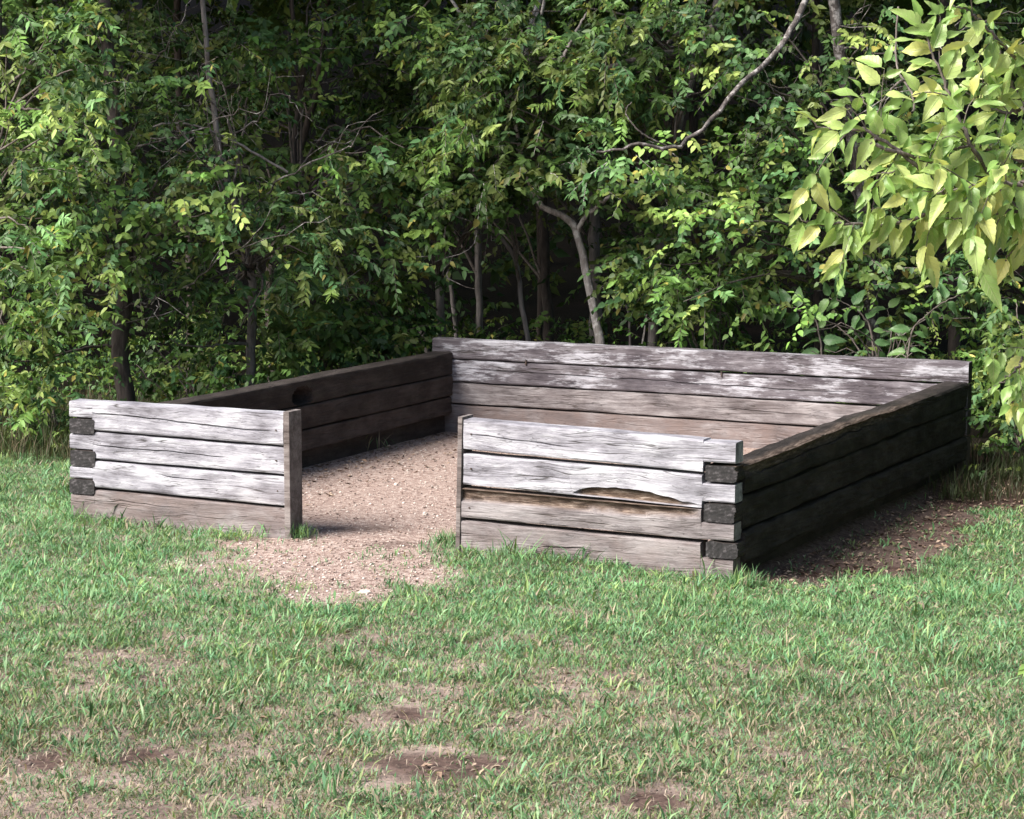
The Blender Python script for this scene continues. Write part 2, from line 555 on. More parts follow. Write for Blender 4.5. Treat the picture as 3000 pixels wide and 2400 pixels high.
def timber_mesh(name, L, zl, zr, t, seed, step=0.045, notch0=None, notch1=None, crack=None, rot=None, dirt=None,
                bottom_wear=None, hollow=None, hole=None, bevel=0.012, mats=None, wav=0.004, lean=0.0):
    """A squared timber along local +X, its seen face at y=0, back at y=t.
    zl, zr: (bottom, top) at the two ends; notch0/1: (length, bottom, top) of the halved ends."""
    xs = list(np.arange(0, L + 1e-6, step))
    if xs[-1] < L - 1e-4: xs.append(L)
    for nt_, pos in ((notch0, None), (notch1, None)):
        pass
    if notch0: xs = [x for x in xs if abs(x - notch0[0]) > 0.012] + [notch0[0] - 0.002, notch0[0] + 0.002]
    if notch1: xs = [x for x in xs if abs(x - (L - notch1[0])) > 0.012] + [L - notch1[0] - 0.002, L - notch1[0] + 0.002]
    xs = np.array(sorted(xs))
    n = len(xs)
    f = xs / L
    z0 = zl[0] * (1 - f) + zr[0] * f + noise3s(xs, 0.5, seed) * wav * 2
    z1 = zl[1] * (1 - f) + zr[1] * f + noise3s(xs, 0.6, seed + 1) * wav * 2
    if bottom_wear is not None: z0 = z0 + bottom_wear(xs)
    if notch0:
        s = xs < notch0[0]; z0 = np.where(s, notch0[1], z0); z1 = np.where(s, notch0[2], z1)
    if notch1:
        s = xs > L - notch1[0]; z0 = np.where(s, notch1[1], z0); z1 = np.where(s, notch1[2], z1)
    h = z1 - z0
    # crack path on the seen face
    cf = np.full(n, 0.5); cd = np.zeros(n); cw = np.full(n, 0.02)
    if crack:
        x0, x1, c0, c1, dep = crack
        g = np.clip((xs - x0) / (x1 - x0), 0, 1)
        cf = c0 + (c1 - c0) * g + noise3s(xs, 0.35, seed + 2) * 0.14 + noise3s(xs, 0.09, seed + 3) * 0.05
        on = (xs > x0) & (xs < x1)
        cd = np.where(on, dep * np.clip(np.sin(np.pi * g) * 2.2, 0, 1), 0)
        cw = np.where(on, 0.004 + 0.014 * np.clip(fbm(xs, xs * 0 + 3, 0.15, seed + 5, 2), 0, 1), 0.02)
        cf = np.clip(cf, 0.15, 0.85)
    hg = np.zeros(n)
    if hollow is not None:
        ed, hg = hollow(xs)
        cf = np.where(hg > 0.01, ed, cf); cd = np.where(hg > 0.01, 0.045 * hg, cd); cw = np.where(hg > 0.01, 0.012, cw)
    rows = []                                # each row: (y array, z array)
    bv = bevel * (0.7 + 0.6 * fbm(xs, xs * 0, 0.3, seed + 8, 2))
    bv = np.minimum(bv, h * 0.2)
    zc = z0 + h * cf
    wf = np.minimum(cw, 0.06) * 0.5
    def add(y, z): rows.append((np.broadcast_to(y, (n,)).astype(float).copy(), z.copy()))
    hin = hg * (0.03 + 0.02 * fbm(xs, xs * 0, 0.1, seed + 9, 2))
    add(hin * 0.8, z0 + bv)
    for q in (0.35, 0.7): add(hin, z0 + bv + (zc - wf - z0 - bv) * q)
    add(hin * 1.1, zc - wf); add(cd, zc - wf * 0.3); add(cd, zc + wf * 0.3); add(0.0, zc + wf)
    for q in (0.3, 0.65): add(0.0, zc + wf + (z1 - bv - zc - wf) * q)
    add(0.0, z1 - bv)
    nf = len(rows)
    add(bv * 0.3, z1 - bv * 0.3)
    for q in (0.12, 0.5, 0.88): add(t * q, z1)
    add(t - bv * 0.3, z1 - bv * 0.3)
    for q in (0.92, 0.5, 0.08): add(t, z0 + h * q)
    add(t - bv * 0.3, z0 + bv * 0.3)
    for q in (0.88, 0.5, 0.12): add(t * q, z0)
    add(bv * 0.3, z0 + bv * 0.3)
    K = len(rows)
    Yr = np.stack([r[0] for r in rows], 1); Zr = np.stack([r[1] for r in rows], 1)
    Xr = np.repeat(xs[:, None], K, 1)
    # uneven faces
    jj = np.arange(K)[None, :]
    und = (fbm(Xr, Zr * 3 + seed * 5.1, 0.22, seed + 11, 3) - 0.5) * wav * 2.2
    fine = (fbm(Xr * 0.35, Zr * 3 + jj * 0.37 + seed, 0.05, seed + 12, 2) - 0.5) * wav * 1.0
    face = (jj < nf)
    Yr = Yr + np.where(face, und + fine, 0) + lean * (Zr - zl[0])
    Zr = Zr + np.where((jj > nf) & (jj < nf + 4), fine * 1.5 + und * 0.5, 0)
    rotv = np.zeros((n, K)); dirtv = np.zeros((n, K))
    if rot is not None:
        rv, inset = rot(Xr, (Zr - z0[:, None]) / h[:, None])
        rv = np.where(jj <= nf + 1, rv, 0)
        rotv = rv; Yr = Yr + np.where(face, inset * rv, 0)
    rotv = np.where(jj < 5, np.maximum(rotv, hg[:, None]), rotv)
    if dirt is not None: dirtv = dirt(Xr, (Zr - z0[:, None]) / h[:, None])
    if hole is not None:
        hx, hz, ha, hb, hd = hole
        e = np.hypot((Xr - hx) / ha, (Zr - hz) / hb)
        w = sstep(1.0, 0.6, e)
        Yr = Yr + np.where(face, hd * w, 0); 
    V = np.stack([Xr, Yr, Zr], 2).reshape(-1, 3)
    idx = np.arange(n * K).reshape(n, K)
    nxt = np.roll(idx, -1, axis=1)
    Q = np.stack([idx[:-1].ravel(), nxt[:-1].ravel(), nxt[1:].ravel(), idx[1:].ravel()], 1)
    Q = Q[:, ::-1]
    # end caps as fans of quads would be uneven: use n-gons
    faces = Q.tolist() + [idx[0].tolist(), idx[-1][::-1].tolist()]
    me = bpy.data.meshes.new(name)
    me.from_pydata(V.tolist(), [], faces)
    for p in me.polygons: p.use_smooth = False
    mi = np.zeros(len(faces), dtype=np.int32); mi[-2:] = 1
    me.polygons.foreach_set('material_index', mi)
    for nm, arr in (('rot', rotv), ('dirt', dirtv)):
        a = me.attributes.new(nm, 'FLOAT', 'POINT')
        a.data.foreach_set('value', np.ascontiguousarray(np.clip(arr, 0, 1).ravel(), dtype=np.float32))
    for mm in mats: me.materials.append(mm)
    me.update()
    return me


PEN = empty('timber_enclosure', (2.4, 2.9, 0.0))
tag(PEN, 'low open enclosure of stacked weathered timbers with a gap in its front', 'enclosure')


def timber(loc, rotz, me, label=None, name='timber'):
    o = bpy.data.objects.new(name, me)
    COL.objects.link(o)
    o.parent = PEN
    o.matrix_parent_inverse = Matrix.Translation(-PEN.location)
    o.location = loc
    o.rotation_euler = (0, 0, rotz)
    if label: o['label'] = label
    return o


SIL = [M_SILVER, M_SILVER]; TAN = [M_TAN, M_TAN]; GRY = [M_GREY, M_DARK]; DRK = [M_DARK, M_END]
low_dirt = lambda a: (lambda x, f: np.clip(a * (1.15 - f), 0, 1))
flat_dirt = lambda a: (lambda x, f: np.full(x.shape, a))

# front, left of the opening: four timbers, halved over the side wall's ends at the left
LL = 1.652
timber((0, 0, 0), 0, timber_mesh('t', LL, (0.625, 0.818), (0.600, 0.812), 0.15, 1, notch0=(0.185, 0.705, 0.815), crack=(0.05, 1.6, 0.62, 0.42, 0.022), mats=SIL),
       'bleached top timber with a long split, left of the opening')
timber((0, 0.002, 0), 0, timber_mesh('t', LL + 0.006, (0.432, 0.612), (0.408, 0.588), 0.15, 2, notch0=(0.185, 0.488, 0.590), crack=(0.17, 1.25, 0.52, 0.47, 0.024), mats=SIL))
timber((0.002, -0.004, 0), 0, timber_mesh('t', LL + 0.012, (0.236, 0.420), (0.205, 0.394), 0.15, 3, notch0=(0.185, 0.288, 0.368), crack=(0.7, 1.1, 0.66, 0.62, 0.018),
       dirt=lambda x, f: np.clip((x - 0.7) * 0.35, 0, 0.4) * (1.2 - f), mats=SIL))
timber((0.004, 0.0, 0), 0, timber_mesh('t', LL + 0.012, (-0.08, 0.222), (-0.08, 0.188), 0.15, 4, notch0=(0.19, -0.08, 0.178), crack=(0.3, 0.9, 0.8, 0.74, 0.008),
       dirt=flat_dirt(0.75), mats=TAN), 'earth-stained bottom timber half sunk in grass, left of the opening')

# front, right of the opening
X1 = 2.945; LR = WX - X1 - 0.012
timber((X1, 0, 0), 0, timber_mesh('t', LR, (0.652, 0.842), (0.592, 0.792), 0.15, 5, notch1=(0.205, 0.662, 0.790), crack=(0.02, 0.75, 0.55, 0.40, 0.014), mats=SIL),
       'bleached top timber with a grey knot, right of the opening')


def hollow2(x):
    g = sstep(0.74, 0.80, x) * sstep(1.62, 1.40, x)
    e = 0.06 + 0.30 * np.clip(np.sin(np.pi * np.clip((x - 0.76) / 0.84, 0, 1) ** 0.6), 0, 1) + 0.10 * (fbm(x, x * 0, 0.07, 55, 2) - 0.5)
    return np.clip(e, 0.05, 0.5), g


timber((X1, 0.002, 0), 0, timber_mesh('t', LR, (0.425, 0.622), (0.372, 0.578), 0.15, 6, notch1=(0.21, 0.42, 0.536), hollow=hollow2, step=0.025, mats=SIL),
       'bleached timber with a rotted hollow along its lower edge')


def rot3(x, f):
    edge = 0.60 + 0.25 * (fbm(x, x * 0, 0.2, 61, 3) - 0.5) + 0.10 * x / 1.8
    g = sstep(edge - 0.04, edge + 0.04, f) * sstep(1.62, 1.5, x)
    return g, 0.035 + 0.025 * (fbm(x, f, 0.08, 62, 2) - 0.5)


timber((X1 - 0.012, -0.003, 0), 0, timber_mesh('t', LR + 0.010, (0.214, 0.402), (0.185, 0.368), 0.15, 7, notch1=(0.21, 0.188, 0.294), rot=rot3,
       dirt=lambda x, f: np.full(x.shape, 0.22), step=0.025, mats=TAN), 'grey timber with a crumbling brown upper edge')
timber((X1 - 0.014, 0.0, 0), 0, timber_mesh('t', LR + 0.010, (-0.10, 0.194), (-0.12, 0.162), 0.15, 8, notch1=(0.21, -0.12, 0.076), crack=(0.55, 0.85, 0.62, 0.66, 0.014),
       dirt=flat_dirt(0.5), mats=TAN), 'earth-stained bottom timber half sunk in grass, right of the opening')

# boards closing the timber ends at the opening
def board(name, x0, x1, xb0, xb1, y0, y1, z0, z1, label, seed):
    me = timber_mesh(name, z1 - z0, (0, y1 - y0), (0, y1 - y0), x1 - x0, seed, bevel=0.004, wav=0.002, step=0.06, mats=[M_POST, M_POST])
    # stand it up: local x -> world z, local z -> world y, local y -> world x
    lean = (x0 - xb0) / (z1 - z0)
    me.transform(Matrix(((lean, 1, 0, xb0), (0, 0, 1, y0), (1, 0, 0, z0), (0, 0, 0, 1))))
    me.flip_normals()
    o = timber((0, 0, 0), 0, me, label, 'end_board')
    return o


board('b', 1.658, 1.702, 1.668, 1.712, -0.012, 0.158, -0.12, 0.826, 'upright brown board at the left side of the opening', 21)
board('b', 2.910, 2.942, 2.892, 2.924, -0.008, 0.160, -0.12, 0.856, 'upright grey board at the right side of the opening', 22)

# right side wall: three dark timbers over a sunken sill, seen face outwards (+X)
ang = math.pi / 2 - math.atan2(4.841 - 4.76, 5.856)
LS = 5.84
def rot_r(x, f):
    g = sstep(0.5, 0.8, f + 0.35 * (fbm(x, f, 0.5, 71, 3) - 0.5)) * sstep(5.0, 3.0, x)
    return g * 0.55, 0.04
RZ = [((0.452, 0.640), (0.430, 0.640), (0.15, 0.548, 0.652)),
      ((0.235, 0.440), (0.190, 0.422), (0.15, 0.300, 0.414)),
      ((0.035, 0.224), (-0.015, 0.180), (0.15, 0.082, 0.182))]
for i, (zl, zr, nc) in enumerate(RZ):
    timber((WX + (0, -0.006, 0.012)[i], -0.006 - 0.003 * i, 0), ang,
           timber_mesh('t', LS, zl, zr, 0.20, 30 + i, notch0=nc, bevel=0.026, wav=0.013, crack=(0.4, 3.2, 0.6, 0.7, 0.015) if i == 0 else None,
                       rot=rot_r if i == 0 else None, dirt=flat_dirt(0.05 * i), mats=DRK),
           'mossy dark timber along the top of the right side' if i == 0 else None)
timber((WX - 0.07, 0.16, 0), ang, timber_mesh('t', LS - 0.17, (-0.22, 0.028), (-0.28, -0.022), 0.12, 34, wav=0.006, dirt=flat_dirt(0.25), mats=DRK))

# left side wall: inner face seen
angl = math.pi / 2 - math.atan2(0.047, 5.69)
RL = [((0.50, 0.692), (0.512, 0.712), (0.15, 0.596, 0.700)),
      ((0.305, 0.492), (0.318, 0.506), (0.15, 0.372, 0.484)),
      ((0.12, 0.298), (0.152, 0.312), (0.15, 0.182, 0.284))]
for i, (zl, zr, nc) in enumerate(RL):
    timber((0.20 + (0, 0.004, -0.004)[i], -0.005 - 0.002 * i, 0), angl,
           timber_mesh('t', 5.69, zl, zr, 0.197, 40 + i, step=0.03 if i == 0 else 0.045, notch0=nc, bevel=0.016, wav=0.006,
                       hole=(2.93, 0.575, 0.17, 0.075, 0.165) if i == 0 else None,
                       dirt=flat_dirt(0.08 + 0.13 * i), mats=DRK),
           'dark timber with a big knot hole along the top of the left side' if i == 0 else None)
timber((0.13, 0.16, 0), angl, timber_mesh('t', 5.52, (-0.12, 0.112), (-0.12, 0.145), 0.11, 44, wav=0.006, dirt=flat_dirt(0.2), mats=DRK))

# back wall
angb = math.atan2(BDIR[1], BDIR[0])
LB = float(np.linalg.norm(BR - BL))
RB = [((0.652, 0.828), (0.622, 0.792), M_GREY, 0.0, None),
      ((0.448, 0.642), (0.405, 0.606), M_GREY, 0.0, (0.2, 3.9, 0.62, 0.45, 0.015)),
      ((0.256, 0.438), (0.188, 0.394), M_TAN, 0.25, (2.6, 3.6, 0.55, 0.4, 0.008)),
      ((-0.10, 0.242), (-0.12, 0.172), M_TAN, 0.95, None)]
for i, (zl, zr, mt_, dd, ck) in enumerate(RB):
    timber((BL[0] + 0.004 * i, BL[1] + (0.0, -0.004, 0.003, 0.008)[i], 0), angb,
           timber_mesh('t', LB - 0.004 * i, zl, zr, 0.16, 50 + i, crack=ck, bevel=0.014, wav=0.006, dirt=flat_dirt(dd) if i > 1 else None, mats=[mt_, M_DARK]),
           ['pale blotched top timber of the back wall', None, None, 'reddish earth-stained bottom timber of the back wall'][i])

# nail heads in the front timbers beside the end boards
for nx_, nz_ in ((1.60, 0.70), (1.60, 0.50), (1.61, 0.30), (3.00, 0.75), (3.00, 0.53), (2.99, 0.28)):
    th_ = np.linspace(0, 2 * np.pi, 6, endpoint=False)
    vv = [(0.006 * math.cos(t_), y_, 0.006 * math.sin(t_)) for y_ in (0.004, -0.006) for t_ in th_]
    fc = [tuple(range(6)), tuple(range(11, 5, -1))] + [(k_, (k_ + 1) % 6, 6 + (k_ + 1) % 6, 6 + k_) for k_ in range(6)]
    me = bpy.data.meshes.new('nail_head'); me.from_pydata(vv, [], fc)
    me.materials.append(M_IRON)
    timber((nx_, 0.0, nz_), 0, me, None, 'nail_head')

# iron spikes driven through the back wall's top timber
for u, v in ((1553, 1060), (2118, 1095)):
    s = at(u, v, 21.4 if u < 1800 else 20.7)
    f = ((s[0] - BL[0]) * BDIR[0] + (s[1] - BL[1]) * BDIR[1])
    p = BL + BDIR * f
    xs_ = 0.006
    vv = [(x, y, z) for z in (-0.022, 0.018, 0.026) for x, y in ((-xs_, -xs_), (xs_, -xs_), (xs_, xs_), (-xs_, xs_))]
    fc = [(0, 1, 2, 3)] + [(a + b, a + (b + 1) % 4, a + 4 + (b + 1) % 4, a + 4 + b) for a in (0, 4) for b in range(4)] + [(8, 9, 10, 11)]
    me = bpy.data.meshes.new('spike'); me.from_pydata(vv, [], fc)
    me.materials.append(M_IRON)
    timber((p[0], p[1] - 0.008, s[2]), angb, me, None, 'iron_spike')


# ------------------------------------------------------------------ leaves, twigs, tubes
def leaf7(pos, axis, nrm, size, width, fold=0.12, droop=0.15):
    """Seven-vertex ovate leaves: base, three left/right margin points, tip and a sunken midrib."""
    a = norm(axis); s = norm(np.cross(nrm, a)); n = np.cross(a, s)
    L = size[:, None]; W = width[:, None]
    q = lambda x, y, z: pos + a * L * x + s * W * y + n * L * z
    V = np.stack([q(0, 0, 0), q(0.22, 0.44, fold * 0.4), q(0.58, 0.40, fold * 0.25 - droop * 0.3), q(1, 0, -droop),
                  q(0.58, -0.40, fold * 0.25 - droop * 0.3), q(0.22, -0.44, fold * 0.4), q(0.45, 0, -fold * 0.3)], 1).reshape(-1, 3)
    o = (np.arange(len(pos)) * 7)[:, None]
    T = np.concatenate([o + np.array([[6, (k + 1) % 6, k]]) for k in range(6)], 1).reshape(-1, 3)
    return V, T


def leaf_arrays(pos, axis, nrm, size, width, fold=0.12, droop=0.15):
    """Five-vertex leaves: base, left, midrib, right, tip."""
    a = norm(axis); s = norm(np.cross(nrm, a)); n = np.cross(a, s)
    L = size[:, None]; W = width[:, None]
    base = pos
    mid = pos + a * L * 0.48 - n * L * fold * 0.35
    lf = pos + a * L * 0.42 + s * W * 0.5 + n * L * fold * 0.35
    rt = pos + a * L * 0.42 - s * W * 0.5 + n * L * fold * 0.35
    tip = pos + a * L - n * L * droop
    N = len(pos)
    V = np.stack([base, lf, mid, rt, tip], 1).reshape(-1, 3)
    o = (np.arange(N) * 5)[:, None]
    T = np.concatenate([o + np.array([[0, 2, 1]]), o + np.array([[2, 4, 1]]), o + np.array([[0, 3, 2]]), o + np.array([[2, 3, 4]])], 1).reshape(-1, 3)
    return V, T


PAL = np.array([[0.070, 0.142, 0.030], [0.096, 0.178, 0.038], [0.130, 0.205, 0.046], [0.060, 0.134, 0.048], [0.18, 0.238, 0.062], [0.082, 0.162, 0.054]])


def leaf_colours(N, per, r, yellow=0.02, bright=1.0, pal=PAL):
    c = pal[r.integers(0, len(pal), (N + per - 1) // per)].repeat(per, 0)[:N]
    c = c * (0.7 + 0.6 * r.random((N, 1))) * bright
    yl = r.random(N) < yellow
    c[yl] = np.array([0.26, 0.24, 0.06]) * (0.7 + 0.5 * r.random((yl.sum(), 1)))
    return c


def sprays(cen, dirs, length, nleaf, lsize, r, facing, droop=0.45, fine=False, wid=0.46):
    """Leafy twigs: leaves set alternately along each twig. Returns leaf arrays and the twig end points."""
    S = len(cen)
    t = (np.arange(nleaf) + 0.6) / nleaf
    d = norm(dirs)
    dn = np.array([0, 0, -1.0])
    side = norm(np.cross(d, np.array([0, 0, 1.0]) + 0.3 * r.normal(size=(S, 3))))
    pos = cen[:, None, :] + d[:, None, :] * (length[:, None] * t[None])[:, :, None] + dn * (droop * 0.6 * length[:, None] * t[None] ** 2)[:, :, None]
    sg = np.where(np.arange(nleaf) % 2 == 0, 1, -1)[None, :, None]
    ax = d[:, None, :] * 0.55 + side[:, None, :] * sg * 0.8 + dn * (0.25 + 0.6 * r.random((S, nleaf, 1))) + 0.3 * r.normal(size=(S, nleaf, 3))
    nm = facing[:, None, :] + 0.55 * r.normal(size=(S, nleaf, 3))
    sz = lsize[:, None] * (0.65 + 0.6 * r.random((S, nleaf)))
    pos = pos.reshape(-1, 3); ax = ax.reshape(-1, 3); nm = nm.reshape(-1, 3); sz = sz.reshape(-1)
    V, T = (leaf7 if fine else leaf_arrays)(pos, ax, nm, sz, sz * (wid + 0.12 * r.random(len(sz))))
    mid = cen + d * length[:, None] * 0.5 + dn * (droop * 0.15 * length)[:, None]
    end = cen + d * length[:, None] + dn * (droop * 0.6 * length)[:, None]
    return V, T, mid, end


def tube(path, rad, sides=7, seed=0, rough=0.0):
    path = np.asarray(path, float); n = len(path)
    rad = np.broadcast_to(np.asarray(rad, float), (n,))
    tg = norm(np.gradient(path, axis=0))
    ref = np.array([0.31, 0.83, 0.2])
    a = norm(np.cross(tg, ref)); b = np.cross(tg, a)
    th = np.linspace(0, 2 * np.pi, sides, endpoint=False)
    rr = rad[:, None] * (1 + rough * (fbm(np.arange(n)[:, None] * 0.7 + seed, th[None] * 1.3, 1.0, seed, 2) - 0.5) * 2)
    V = path[:, None, :] + (a[:, None, :] * np.cos(th)[None, :, None] + b[:, None, :] * np.sin(th)[None, :, None]) * rr[:, :, None]
    i = np.arange(n * sides).reshape(n, sides); j = np.roll(i, -1, 1)
    Q = np.stack([i[:-1].ravel(), j[:-1].ravel(), j[1:].ravel(), i[1:].ravel()], 1)
    return V.reshape(-1, 3), Q


def curve(pts, n):
    """Smooth path through pts (Catmull-Rom), n points."""
    p = np.asarray(pts, float)
    p = np.vstack([2 * p[0] - p[1], p, 2 * p[-1] - p[-2]])
    k = len(p) - 3
    s = np.linspace(0, k, n); i = np.minimum(s.astype(int), k - 1); t = (s - i)[:, None]
    a, b, c, d = p[i], p[i + 1], p[i + 2], p[i + 3]
    return 0.5 * (2 * b + (c - a) * t + (2 * a - 5 * b + 4 * c - d) * t ** 2 + (3 * b - a - 3 * c + d) * t ** 3)


class Bag:
    def __init__(self): self.V = []; self.T = []; self.n = 0; self.C = []

    def add(self, V, T, C=None):
        self.V.append(V); self.T.append(T + self.n); self.n += len(V)
        if C is not None: self.C.append(C)

    def mesh(self, name, smooth=False):
        return np_mesh(name, np.vstack(self.V), np.vstack(self.T), np.vstack(self.C) if self.C else None, smooth)


def limb(bag, pts, r0, r1, n=14, sides=6, seed=0, wob=0.03):
    p = curve(pts, n)
    r = np.random.default_rng(seed + 1000)
    w = r.normal(size=(n, 3)) * wob; w[0] = 0; w[-1] = 0
    p = p + w
    V, Q = tube(p, np.linspace(r0, r1, n), sides, seed, 0.12)
    bag.add(V, Q)
    return p


# openings in the leaf cover: the dark space under the canopy and the bare lower trunks
GAPS = [(1280, 1820, 640, 1000, 0.96), (1580, 1840, 560, 680, 0.92), (1720, 2200, 400, 470, 0.55), (2040, 2360, 40, 400, 0.3), (1290, 1500, 600, 700, 0.6), (285, 440, 850, 1200, 0.97), (670, 800, 690, 1130, 0.85), (120, 470, 990, 1150, 0.6), (1820, 2000, 900, 1010, 0.6),
        (1000, 1300, 230, 420, 0.7), (2230, 2420, 560, 700, 0.6), (2080, 2330, 880, 1010, 0.6), (1880, 2080, 180, 260, 0.7), (1180, 1300, 780, 960, 0.8),
        (450, 560, 120, 330, 0.6), (780, 900, 380, 560, 0.7), (60, 150, 540, 660, 0.6)]


def to_px(p):
    d = p - CAM[None]
    dep = d @ CF
    return 1500 + FPX * (d @ CR) / dep, 1200 - FPX * (d @ CU) / dep, dep


CAMDIR = norm((CAM - np.array([1.0, 7.0, 2.0]))[None])[0]
FACE = norm((0.55 * CAMDIR + np.array([-0.15, -0.1, 0.75]))[None])[0]


def make_tree(name, label, path, d, r0, r1, bark, clumps, seed, group='trees of the wood behind the enclosure', lsize=0.080, dens=1.35,
              limbs=(), cat='tree', bright=1.0, yellow=0.02, nleaf=13, high=True, twigs=True, bare=0, nlimb=6, lowlimb=0.4):
    """path: trunk through photograph positions at depth d (or 3-D points). clumps: leaf masses (u, v, ru, rv, dd, count)."""
    r = np.random.default_rng(seed)
    pts = [at(u, v, d) if len(q) == 2 else np.array(q) for q in path for (u, v) in [q[:2]]]
    base = np.array(pts[0])
    base[2] = float(ground_z(base[0], base[1])) - 0.05
    pts = [base] + [p for p in pts if p[2] > base[2] + 0.15]
    root = empty(name, (base[0], base[1], base[2] + 0.05))
    tag(root, label, cat, group)
    tb = Bag()
    n = 26
    tp = curve(pts, n)
    tp[1:] += r.normal(size=(n - 1, 3)) * r0 * 0.10
    rad = np.linspace(r0, r1, n); rad[0] *= 1.45; rad[1] *= 1.15
    V, Q = tube(tp, rad, 10, seed, 0.16)
    tb.add(V, Q)
    link('trunk', tb.mesh('trunk', True), root, bark)
    for k, (lp, a, b) in enumerate(limbs):
        lb = Bag()
        limb(lb, [at(*q) if len(q) == 3 else at(q[0], q[1], d) for q in lp], a, b, 34, 7, seed + k, a * 0.32)
        link('branch', lb.mesh('branch', True), root, bark)
    # dead and bare side branches, pale against the leaves
    for k in range(bare):
        s = tp[int((0.25 + 0.6 * r.random()) * (n - 1))]
        o1 = norm((R0 * (r.random() * 2 - 1) * 1.2 + CAMDIR * 0.6 + UPZ * (r.random() - 0.35))[None])[0]
        L = 0.7 + 1.1 * r.random()
        e = s + o1 * L
        e2 = e + norm((o1 + r.normal(size=3) * 0.6)[None])[0] * L * 0.45
        lb = Bag()
        p_ = limb(lb, [s, (s + e) / 2 + r.normal(size=3) * 0.1, e, e2], min(0.011, r0 * 0.4), 0.0025, 22, 5, seed * 3 + k, 0.018)
        for f_ in (7, 11, 14):
            q = p_[f_]
            limb(lb, [q, q + norm((o1 + r.normal(size=3) * 0.9)[None])[0] * L * 0.18, q + norm((o1 + r.normal(size=3) * 0.8)[None])[0] * L * 0.35], 0.005, 0.002, 7, 4, seed * 5 + k + f_, 0.006)
        link('branch', lb.mesh('branch', True), root, M_BARKL)
    wid = (0.34, 0.46, 0.56)[seed % 3]; nleaf = (17, 13, 11)[seed % 3]; lsize = lsize * (1.0, 1.05, 0.9)[seed % 3]
    cb = Bag(); wb = Bag()
    for ci, (u, v, ru, rv, dd, cnt) in enumerate(clumps):
        S = max(3, int(cnt * dens))
        dc = d + dd
        # sprays hang in sub-clumps inside the mass
        K = max(2, S // 9)
        cu = u + (r.random(K) * 2 - 1) * ru; cv = v + (r.random(K) * 2 - 1) * rv
        cd = dc + r.normal(size=K) * 0.45
        cen = np.array([at(a, b, c) for a, b, c in zip(cu, cv, cd)])
        pick = r.integers(0, K, S)
        sc = cen[pick] + r.normal(size=(S, 3)) * np.array([0.17, 0.17, 0.12])
        gz = ground_z(sc[:, 0], sc[:, 1])
        sc[:, 2] = np.maximum(sc[:, 2], gz + 0.25)
        uu, vv, dd_ = to_px(sc)
        drop = np.zeros(S)
        for (ua, ub, va, vb, pr) in GAPS:
            drop = np.where((uu > ua) & (uu < ub) & (vv > va) & (vv < vb) & (dd_ < 24), np.maximum(drop, pr), drop)
        drop = np.where((uu > 1230) & (vv > 925) & (dd_ < 22.2) & (uu < 2840), 1.0, drop)
        ok = r.random(S) >= drop
        if ok.sum() < 2: continue
        sc = sc[ok]; pick = pick[ok]; S = len(sc)
        # twigs point away from the trunk and towards the light
        tz = np.clip((sc[:, 2] - tp[0, 2]) / max(tp[-1, 2] - tp[0, 2], 0.1), 0, 1)
        ti = (tz * (n - 1)).astype(int)
        out = sc - tp[ti]; out[:, 2] *= 0.3
        dirs = norm(out) * 0.8 + CAMDIR * 0.5 + r.normal(size=(S, 3)) * 0.55
        ln = 0.22 + 0.26 * r.random(S)
        ls = lsize * (0.8 + 0.4 * r.random(S))
        V, T, mid, end = sprays(sc, dirs, ln, nleaf, ls, r, np.broadcast_to(FACE, (S, 3)) + 0.25 * r.normal(size=(S, 3)), fine=True, wid=wid)
        tone = (0.45 + 1.25 * r.random(K) ** 1.6)[pick].repeat(nleaf)[:, None]
        C = (leaf_colours(S * nleaf, nleaf * 2, r, yellow, bright) * tone).repeat(7, 0)
        cb.add(V, T, C)
        if twigs:
            for k in range(S):
                if r.random() < 0.55:
                    V, Q = tube(np.stack([sc[k], mid[k], end[k]]), [0.004, 0.003, 0.0015], 3)
                    wb.add(V, Q)
            for k in range(min(K, nlimb)):
                zt = np.clip((cen[k, 2] - 0.5 - tp[0, 2]) / max(tp[-1, 2] - tp[0, 2], 0.1) + r.random() * 0.3 - 0.25, lowlimb, 0.97)
                s = tp[int(zt * (n - 1))]
                mdl = (s + cen[k]) / 2 + np.array([0, 0, 0.18]) + r.normal(size=3) * 0.08
                limb(wb, [s, mdl, cen[k]], min(0.016, r0 * 0.45), 0.004, 9, 5, seed * 7 + k, 0.012)
    if high:
        # crown above the picture: shades the wood
        top = tp[-1]
        S = 150
        th = r.random(S) * 2 * np.pi; rr = 2.0 * np.sqrt(r.random(S))
        sc = np.stack([top[0] + rr * np.cos(th), top[1] + rr * np.sin(th), 4.6 + 2.6 * r.random(S)], 1)
        sc = sc + F0[None] * 0.6
        V, T, mid, end = sprays(sc, r.normal(size=(S, 3)), 0.5 + 0.3 * r.random(S), 11, 0.2 + 0.06 * r.random(S), r, np.array([[0, 0, 1.0]]) + 0.4 * r.normal(size=(S, 3)))
        cb.add(V, T, leaf_colours(S * 11, 11, r, 0.0, 1.0).repeat(5, 0))
        for k in range(8):
            limb(wb, [top, (top + sc[k]) / 2 + np.array([0, 0, 0.3]), sc[k]], max(0.02, r1), 0.008, 8, 5, seed * 9 + k, 0.03)
    if cb.n: tag(link('crown', cb.mesh('crown'), root, M_LEAF), kind='stuff')
    if wb.n: tag(link('twigs', wb.mesh('twigs', True), root, M_TWIG if bark is not M_BARKP else M_BARKP), kind='stuff')
    return root


